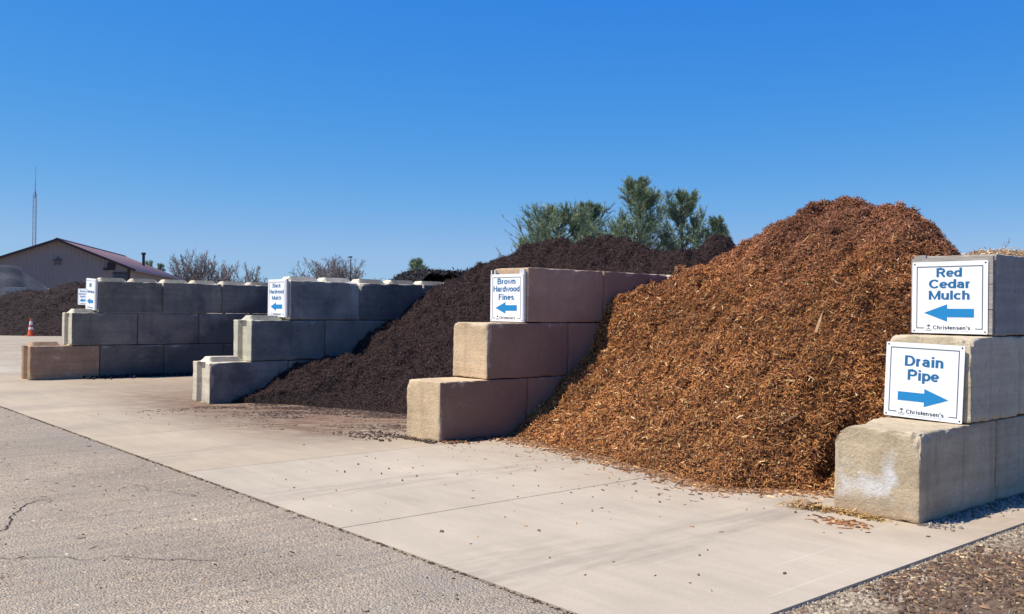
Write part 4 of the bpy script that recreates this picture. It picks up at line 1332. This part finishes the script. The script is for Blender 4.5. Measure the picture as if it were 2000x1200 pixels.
DT = 110.0
bare_tree(at(383, DT), hz(383, 484, DT), 11.5, 'bare grey tree with rounded crown just right of the building roof', 1, 80)
bare_tree(at(437, DT + 4), hz(437, 499, DT), 7.0, 'slimmer bare tree left of the Black Hardwood Mulch sign, second from the roof', 2, 44)
bare_tree(at(490, DT + 2), hz(490, 508, DT), 7.5, 'small sparse bare tree just left of the Black Hardwood Mulch sign', 3, 34)
bare_tree(at(655, DT), hz(655, 494, DT), 14.5, 'wide rounded bare tree behind the left wall, right of its sign', 4, 120)
bare_tree(at(1958, 34), hz(1958, 464, 34), 1.6, 'tiny bare bush tip above the tan wood chips at right edge', 6, 7, 0.007, 7)

lp = at(684, 100)
m = MB(); m.tube((0, 0, 0), (0, 0, hz(684, 504, 100)), .07, .05, 6)
LPo = empty('lamp_post', lp); tag(LPo, 'thin lamp post standing among the bare twigs of the wide tree', 'lamp post')
m.build('post', M_DARK, LPo)
m = MB(); m.box((-.3, -.12, 0), (.12, .12, .14)); m.build('lamp_head', M_DARK, LPo, False, (0, 0, hz(684, 504, 100)))


def pine(loc, height, width, label, seed, base=0.15, lean=(0, 0), ntuft=1500, needle=0.20, group='pine trees behind the dark mulch', ups=0.55, sides=None):
    rnd = random.Random(seed); rg_ = np.random.default_rng(seed)
    r_ = empty('pine_tree', loc); tag(r_, label, 'tree', group)
    tr = []; br = []; tips = []
    p = Vector((0, 0, 0)); nseg = 10
    pts = [p]
    for k in range(nseg):
        p = p + Vector((lean[0] / nseg + rnd.gauss(0, .03), lean[1] / nseg + rnd.gauss(0, .03), height * .97 / nseg)); pts.append(p)
    r0 = height * .018
    for k in range(nseg): tr.append((*pts[k], *pts[k + 1], r0 * (1 - k / nseg * .9), r0 * (1 - (k + 1) / nseg * .9)))
    nw = int(height * (1 - base) * 4.2)
    for wv in range(nw):
        f = base + (1 - base) * (wv + rnd.random()) / nw
        if f > .985: continue
        i = min(nseg - 1, int(f * nseg)); o = pts[i].lerp(pts[i + 1], f * nseg - i)
        prof = (math.sin(min(1, (1 - f) / (1 - base) * 1.25 + .12) * 1.45)) * width / 2
        for b in range(rnd.choice((2, 3, 3, 4))):
            a_ = rnd.uniform(0, 6.283); L = max(.3, prof * rnd.uniform(.55, 1.15))
            d = Vector((math.cos(a_), math.sin(a_), ups * rnd.uniform(.3, 1.2))).normalized()
            q = o.copy(); ns = 5
            for s_ in range(ns):
                d = (d + Vector((rnd.gauss(0, .08), rnd.gauss(0, .08), .10 + .06 * s_))).normalized()
                e = q + d * (L / ns)
                rb = max(.008, .035 * L * (1 - s_ / ns))
                br.append((*q, *e, rb, rb * .75))
                if s_ >= 1:
                    for t_ in range(5):
                        sd_ = (d + Vector((rnd.gauss(0, .7), rnd.gauss(0, .7), rnd.gauss(.3, .35)))).normalized()
                        ll = L * .22 * rnd.uniform(.5, 1.3) + .12
                        ee = e + sd_ * ll * 1.35
                        br.append((*e, *ee, .008, .005))
                        tips.append((*e, *ee))
                q = e
            tips.append((*q, *(q + d * .3)))
    link('trunk', tubes_mesh('trunk', tr, 7), M_BARK, r_)
    link('branches', tubes_mesh('branches', br, 3), M_BARK, r_)['kind'] = 'stuff'
    T_ = np.array(tips)
    if len(T_) > ntuft: T_ = T_[rg_.choice(len(T_), ntuft, replace=False)]
    nn = 30
    A_ = np.repeat(T_[:, :3], nn, 0); E_ = np.repeat(T_[:, 3:], nn, 0); K = len(A_)
    u_ = rg_.uniform(.15, 1.08, K)[:, None]
    D_ = E_ - A_; D_ /= np.linalg.norm(D_, axis=1)[:, None] + 1e-9
    C_ = A_ + (E_ - A_) * u_
    dv = D_ * .85 + rg_.normal(0, .5, (K, 3)); dv[:, 2] += .12; dv /= np.linalg.norm(dv, axis=1)[:, None]
    sv = np.cross(dv, rg_.normal(size=(K, 3))); sv /= np.linalg.norm(sv, axis=1)[:, None]
    L = needle * .85 * rg_.uniform(.6, 1.3, K); wv = .0075 * rg_.uniform(.7, 1.4, K) * needle / .16
    V = np.zeros((K, 3, 3)); V[:, 0] = C_ - sv * wv[:, None]; V[:, 1] = C_ + sv * wv[:, None]; V[:, 2] = C_ + dv * L[:, None]
    tc_ = np.repeat(pick([(0.185, 0.25, 0.155, 3), (0.24, 0.31, 0.17, 3), (0.14, 0.195, 0.135, 2), (0.33, 0.37, 0.18, 1.4)], len(T_), rg_, .2), nn, 0)
    tc_ = tc_ * np.exp(rg_.normal(0, .15, K))[:, None]
    link('needles', mesh_np('needles', V.reshape(-1, 3), np.arange(3 * K).reshape(-1, 3), False, np.repeat(tc_, 3, 0)), M_LEAF, r_)
    return r_


DP = 42.0
pine(at(1085, DP), hz(1075, 414, DP), 5.4, 'leftmost pine, low and bushy, behind the dark brown mulch crest', 21, .08, ntuft=4200)
pine(at(1150, DP + 2), hz(1145, 400, DP), 4.8, 'dense grey-green pine second from left behind the dark mulch crest', 22, .08, ntuft=4200)
pine(at(1243, DP - 1), hz(1243, 362, DP), 3.7, 'tallest pine with pointed top in the middle of the group', 23, .15, ntuft=4200)
pine(at(1325, DP), hz(1325, 380, DP), 3.9, 'right-hand pine with wide airy boughs beside the red mulch', 24, .2, ntuft=4000)
pine(at(1392, DP + 1), hz(1392, 424, DP), 2.2, 'small pine just left of the red mulch shoulder', 25, .15, ntuft=1800)
pine(at(1028, DP + 4), hz(1028, 458, DP), 1.3, 'tiny pine tip at the left end of the pine group', 26, .2, ntuft=500)
pine(at(813, 70), hz(813, 511, 70), 2.4, 'single small pine top above the black mulch crest', 27, .4, ntuft=700, needle=.22)
for px, w_, h_ in ((290, 1.6, 508), (313, 1.8, 517)):
    pine(at(px, 120), hz(px, h_, 120), w_, 'tiny dark evergreen behind the maroon roof, ' + ('left' if px < 300 else 'right') + ' one of two', 30 + px, .3, ntuft=350, needle=.3, group='evergreens behind the roof')


# ------------------------------------------------------------------ debris on the paving
def flat_scatter(name, P, Lr, Wr, Hr, pal, seed, label, cat, z0=0.006, thin=False):
    """small irregular flakes lying flat: 6-point slabs"""
    rr = np.random.default_rng(seed); n = len(P)
    a_ = rr.uniform(0, 6.283, n); L = rr.uniform(*Lr, n) * np.exp(rr.normal(0, .3, n)); Wd = rr.uniform(*Wr, n) * np.exp(rr.normal(0, .25, n)); Hh = rr.uniform(*Hr, n)
    ca, sa = np.cos(a_), np.sin(a_)
    V = np.zeros((n, 9, 3))
    ring = [(-1, -.3), (-.35, -1), (.6, -.8), (1, .25)]
    ring = [(-1, -.2), (.2, -1), (1, .15), (-.2, 1)]
    for i, (u, v) in enumerate(ring):
        uu = u * L / 2 * rr.uniform(.7, 1.2, n); vv = v * Wd / 2 * rr.uniform(.7, 1.2, n)
        for j, (k, z) in enumerate(((1.0, 0.0), (.75, 1.0))):
            V[:, i + 4 * j, 0] = P[:, 0] + (uu * ca - vv * sa) * k
            V[:, i + 4 * j, 1] = P[:, 1] + (uu * sa + vv * ca) * k
            V[:, i + 4 * j, 2] = P[:, 2] + z0 + Hh * z * rr.uniform(.7, 1.3, n) - 0.001
    V = V[:, :8]
    q = np.array([(0, 1, 5, 4), (1, 2, 6, 5), (2, 3, 7, 6), (3, 0, 4, 7), (4, 5, 6, 7)])
    F = (np.arange(n)[:, None, None] * 8 + q[None]).reshape(-1, 4)
    o = link(name, mesh_np(name, V.reshape(-1, 3), F, False, np.repeat(pick(pal, n, rr, .25), 8, 0)), M_TINT)
    tag(o, label, cat, kind='stuff')
    return o


def xy(x, y): return np.stack([x, y, np.zeros(len(x))], 1)


rs = np.random.default_rng(99)
PAL_REDCH = [(0.22, 0.10, 0.045, 4), (0.36, 0.19, 0.08, 2), (0.11, 0.05, 0.025, 3), (0.5, 0.32, 0.15, .6)]
PAL_DKCH = [(0.05, 0.032, 0.026, 4), (0.09, 0.06, 0.045, 2), (0.16, 0.10, 0.07, 1)]
# red shreds fringing the toe
n = 5200
x = rs.uniform(-7.6, -3.5, n); y = interp(x, RTOE) - np.abs(rs.normal(0, .17, n)) + .08
flat_scatter('red_mulch_fringe', xy(x, y), (.02, .06), (.005, .013), (.003, .010), PAL_REDCH, 1, 'loose red mulch shreds along the toe of the red heap', 'mulch')
n = 260
x = rs.uniform(-7.6, -3.5, n); y = interp(x, RTOE) - np.abs(rs.exponential(.5, n))
ok = y > ASPH_Y + .1
flat_scatter('red_mulch_crumbs', xy(x[ok], y[ok]), (.012, .05), (.006, .014), (.003, .008), PAL_REDCH + PAL_DKCH, 2, 'sparse mulch crumbs on the slab in front of the red heap', 'mulch')
# dark crumbs in front of the brown heap
n = 14000
x = rs.uniform(-12.3, -8.0, n); y = interp(x, BTOE) - np.abs(rs.normal(0, .75, n)) + .1
d_ = n2(.655 * x + .756 * y, (.756 * x - .655 * y) * 3.0, 1.3, 3, 123); ok = (rs.uniform(0, 1, n) < np.clip((d_ - .40) * 5.0, .04, 1)) & (y > ASPH_Y + .2)
flat_scatter('dark_mulch_crumbs', xy(x[ok], y[ok]), (.012, .05), (.005, .016), (.002, .008), PAL_DKCH, 3, 'dark mulch crumbs trampled in front of the brown heap', 'mulch')
n = 420
x = np.concatenate([rs.normal(-8.5, .22, n // 2), rs.uniform(-8.3, -7.65, n // 2)]); y = np.concatenate([5.55 + rs.normal(0, .07, n // 2) + np.where(rs.uniform(0, 1, n // 2) < .4, -.25, 0), 5.64 - np.abs(rs.normal(0, .04, n // 2))])
flat_scatter('dark_mulch_clods', xy(x, y), (.015, .05), (.010, .03), (.004, .016), PAL_DKCH, 4, 'dark mulch clods at the foot of the middle wall', 'mulch')
n = 500
x = -7.66 + np.abs(rs.normal(0, .09, n)); y = rs.uniform(5.7, 6.7, n)
flat_scatter('wall_foot_crumbs', xy(x, y), (.02, .07), (.01, .03), (.005, .02), PAL_DKCH + PAL_REDCH, 44, 'mulch crumbs along the shaded foot of the middle wall', 'mulch')
n = 420
x = -18.33 + np.abs(rs.normal(0, .16, n)); y = rs.uniform(5.3, 8.2, n)
flat_scatter('black_mulch_crumbs', xy(x, y), (.03, .10), (.02, .05), (.01, .05), PAL_BLACK, 47, 'black mulch crumbs along the foot of the farthest left wall', 'mulch')
# yellowish shreds at the right wall's foot
n = 420
t_ = rs.uniform(0, 1, n)
x = -3.62 + .55 * t_ + rs.normal(0, .05, n); y = 5.93 - .02 * t_ - np.abs(rs.normal(0, .03, n)) - .10 * np.exp(-((t_ - .05) / .15) ** 2)
z = np.clip(.05 * np.exp(-((t_ - .12) / .12) ** 2) * rs.uniform(0, 1, n), 0, 1)
P = np.stack([x, y, z + .008], 1); N = np.tile([0, 0, 1.0], (n, 1))
o = link('straw_shreds', shred_mesh('straw_shreds', P, N, (.04, .09), (.006, .012), pick([(0.50, 0.33, 0.13, 3), (0.36, 0.21, 0.08, 3), (0.2, .1, .05, 1)], n, rs, .2), rs, .012, .2, .15), M_TINT)
tag(o, 'small drift of yellowish shreds at the foot of the rounded right block', 'mulch', kind='stuff')
n = 90
x = -3.15 + rs.normal(0, .10, n); y = 5.62 + rs.normal(0, .05, n)
flat_scatter('straw_crumbs', xy(x, y), (.03, .09), (.008, .02), (.004, .01), PAL_REDCH, 46, 'little patch of shreds on the slab before the rounded right block', 'mulch')
# crumbs over the asphalt and gravel bits
n = 1500
x = rs.uniform(-14, -2.4, n); y = rs.uniform(-.5, ASPH_Y - .03, n)
flat_scatter('asphalt_litter', xy(x, y), (.008, .034), (.005, .012), (.002, .007), PAL_DKCH + [(0.42, .38, .32, 3), (.3, .18, .09, 1)], 5, 'small stones and bark bits lying on the asphalt', 'litter', 0.0)
n = 900
x = rs.uniform(-14, -2.5, n); y = ASPH_Y - .015 + rs.normal(0, .008, n)
flat_scatter('joint_dirt', xy(x, y), (.008, .03), (.005, .012), (.002, .007), PAL_DKCH, 6, 'dark dirt gathered in the seam between slab and asphalt', 'dirt', 0.0)
# gravel verge at right
n = 6000
x = SLAB_X1 + rs.uniform(0, 1, n) ** 2 * 1.6; y = rs.uniform(2.9, 9.5, n)
flat_scatter('verge_gravel', xy(x, y), (.006, .020), (.006, .016), (.004, .010), [(0.28, .235, .175, 4), (.36, .31, .24, 2), (.17, .135, .10, 4), (.46, .42, .35, .15)], 7, 'loose grey stones on the gravel strip at right', 'gravel', -0.012)
n = 15000
x = SLAB_X1 + .04 + np.abs(rs.uniform(0, 1.7, n)); y = rs.uniform(2.9, 7.5, n)
d_ = n2(x, y, 1.3, 3, 131); ok = rs.uniform(0, 1, n) < np.clip((d_ - .42) * 5 + (x - SLAB_X1 - .28) * 1.6, .03, 1)
flat_scatter('verge_bark', xy(x[ok], y[ok]), (.018, .060), (.006, .016), (.003, .009), [(0.10, .062, .042, 6), (.17, .10, .06, 3), (.38, .24, .12, .9), (.55, .38, .2, .3)], 8, 'bark and wood shreds strewn over the gravel strip at right', 'bark', -0.006)
n = 700
x = rs.uniform(-2.80, -2.50, n); y = rs.uniform(5.95, 9.5, n); x = -2.80 + (x + 2.80) * rs.uniform(.05, .8, n)
flat_scatter('wall_foot_gravel', xy(x, y), (.010, .035), (.008, .028), (.005, .018), [(0.24, .21, .18, 4), (.15, .13, .11, 3), (.36, .33, .29, 1)], 9, 'broken stone crumbs along the shaded foot of the right wall', 'gravel')
# pebbles on the slab
n = 75
x = rs.uniform(-7.5, -2.5, n); y = rs.uniform(3.1, 5.8, n)
flat_scatter('slab_pebbles', xy(x, y), (.010, .028), (.008, .022), (.004, .014), [(0.12, .1, .08, 4), (.4, .35, .3, 2), (.5, .3, .14, 1)], 10, 'scattered pebbles and bits on the open slab', 'litter')
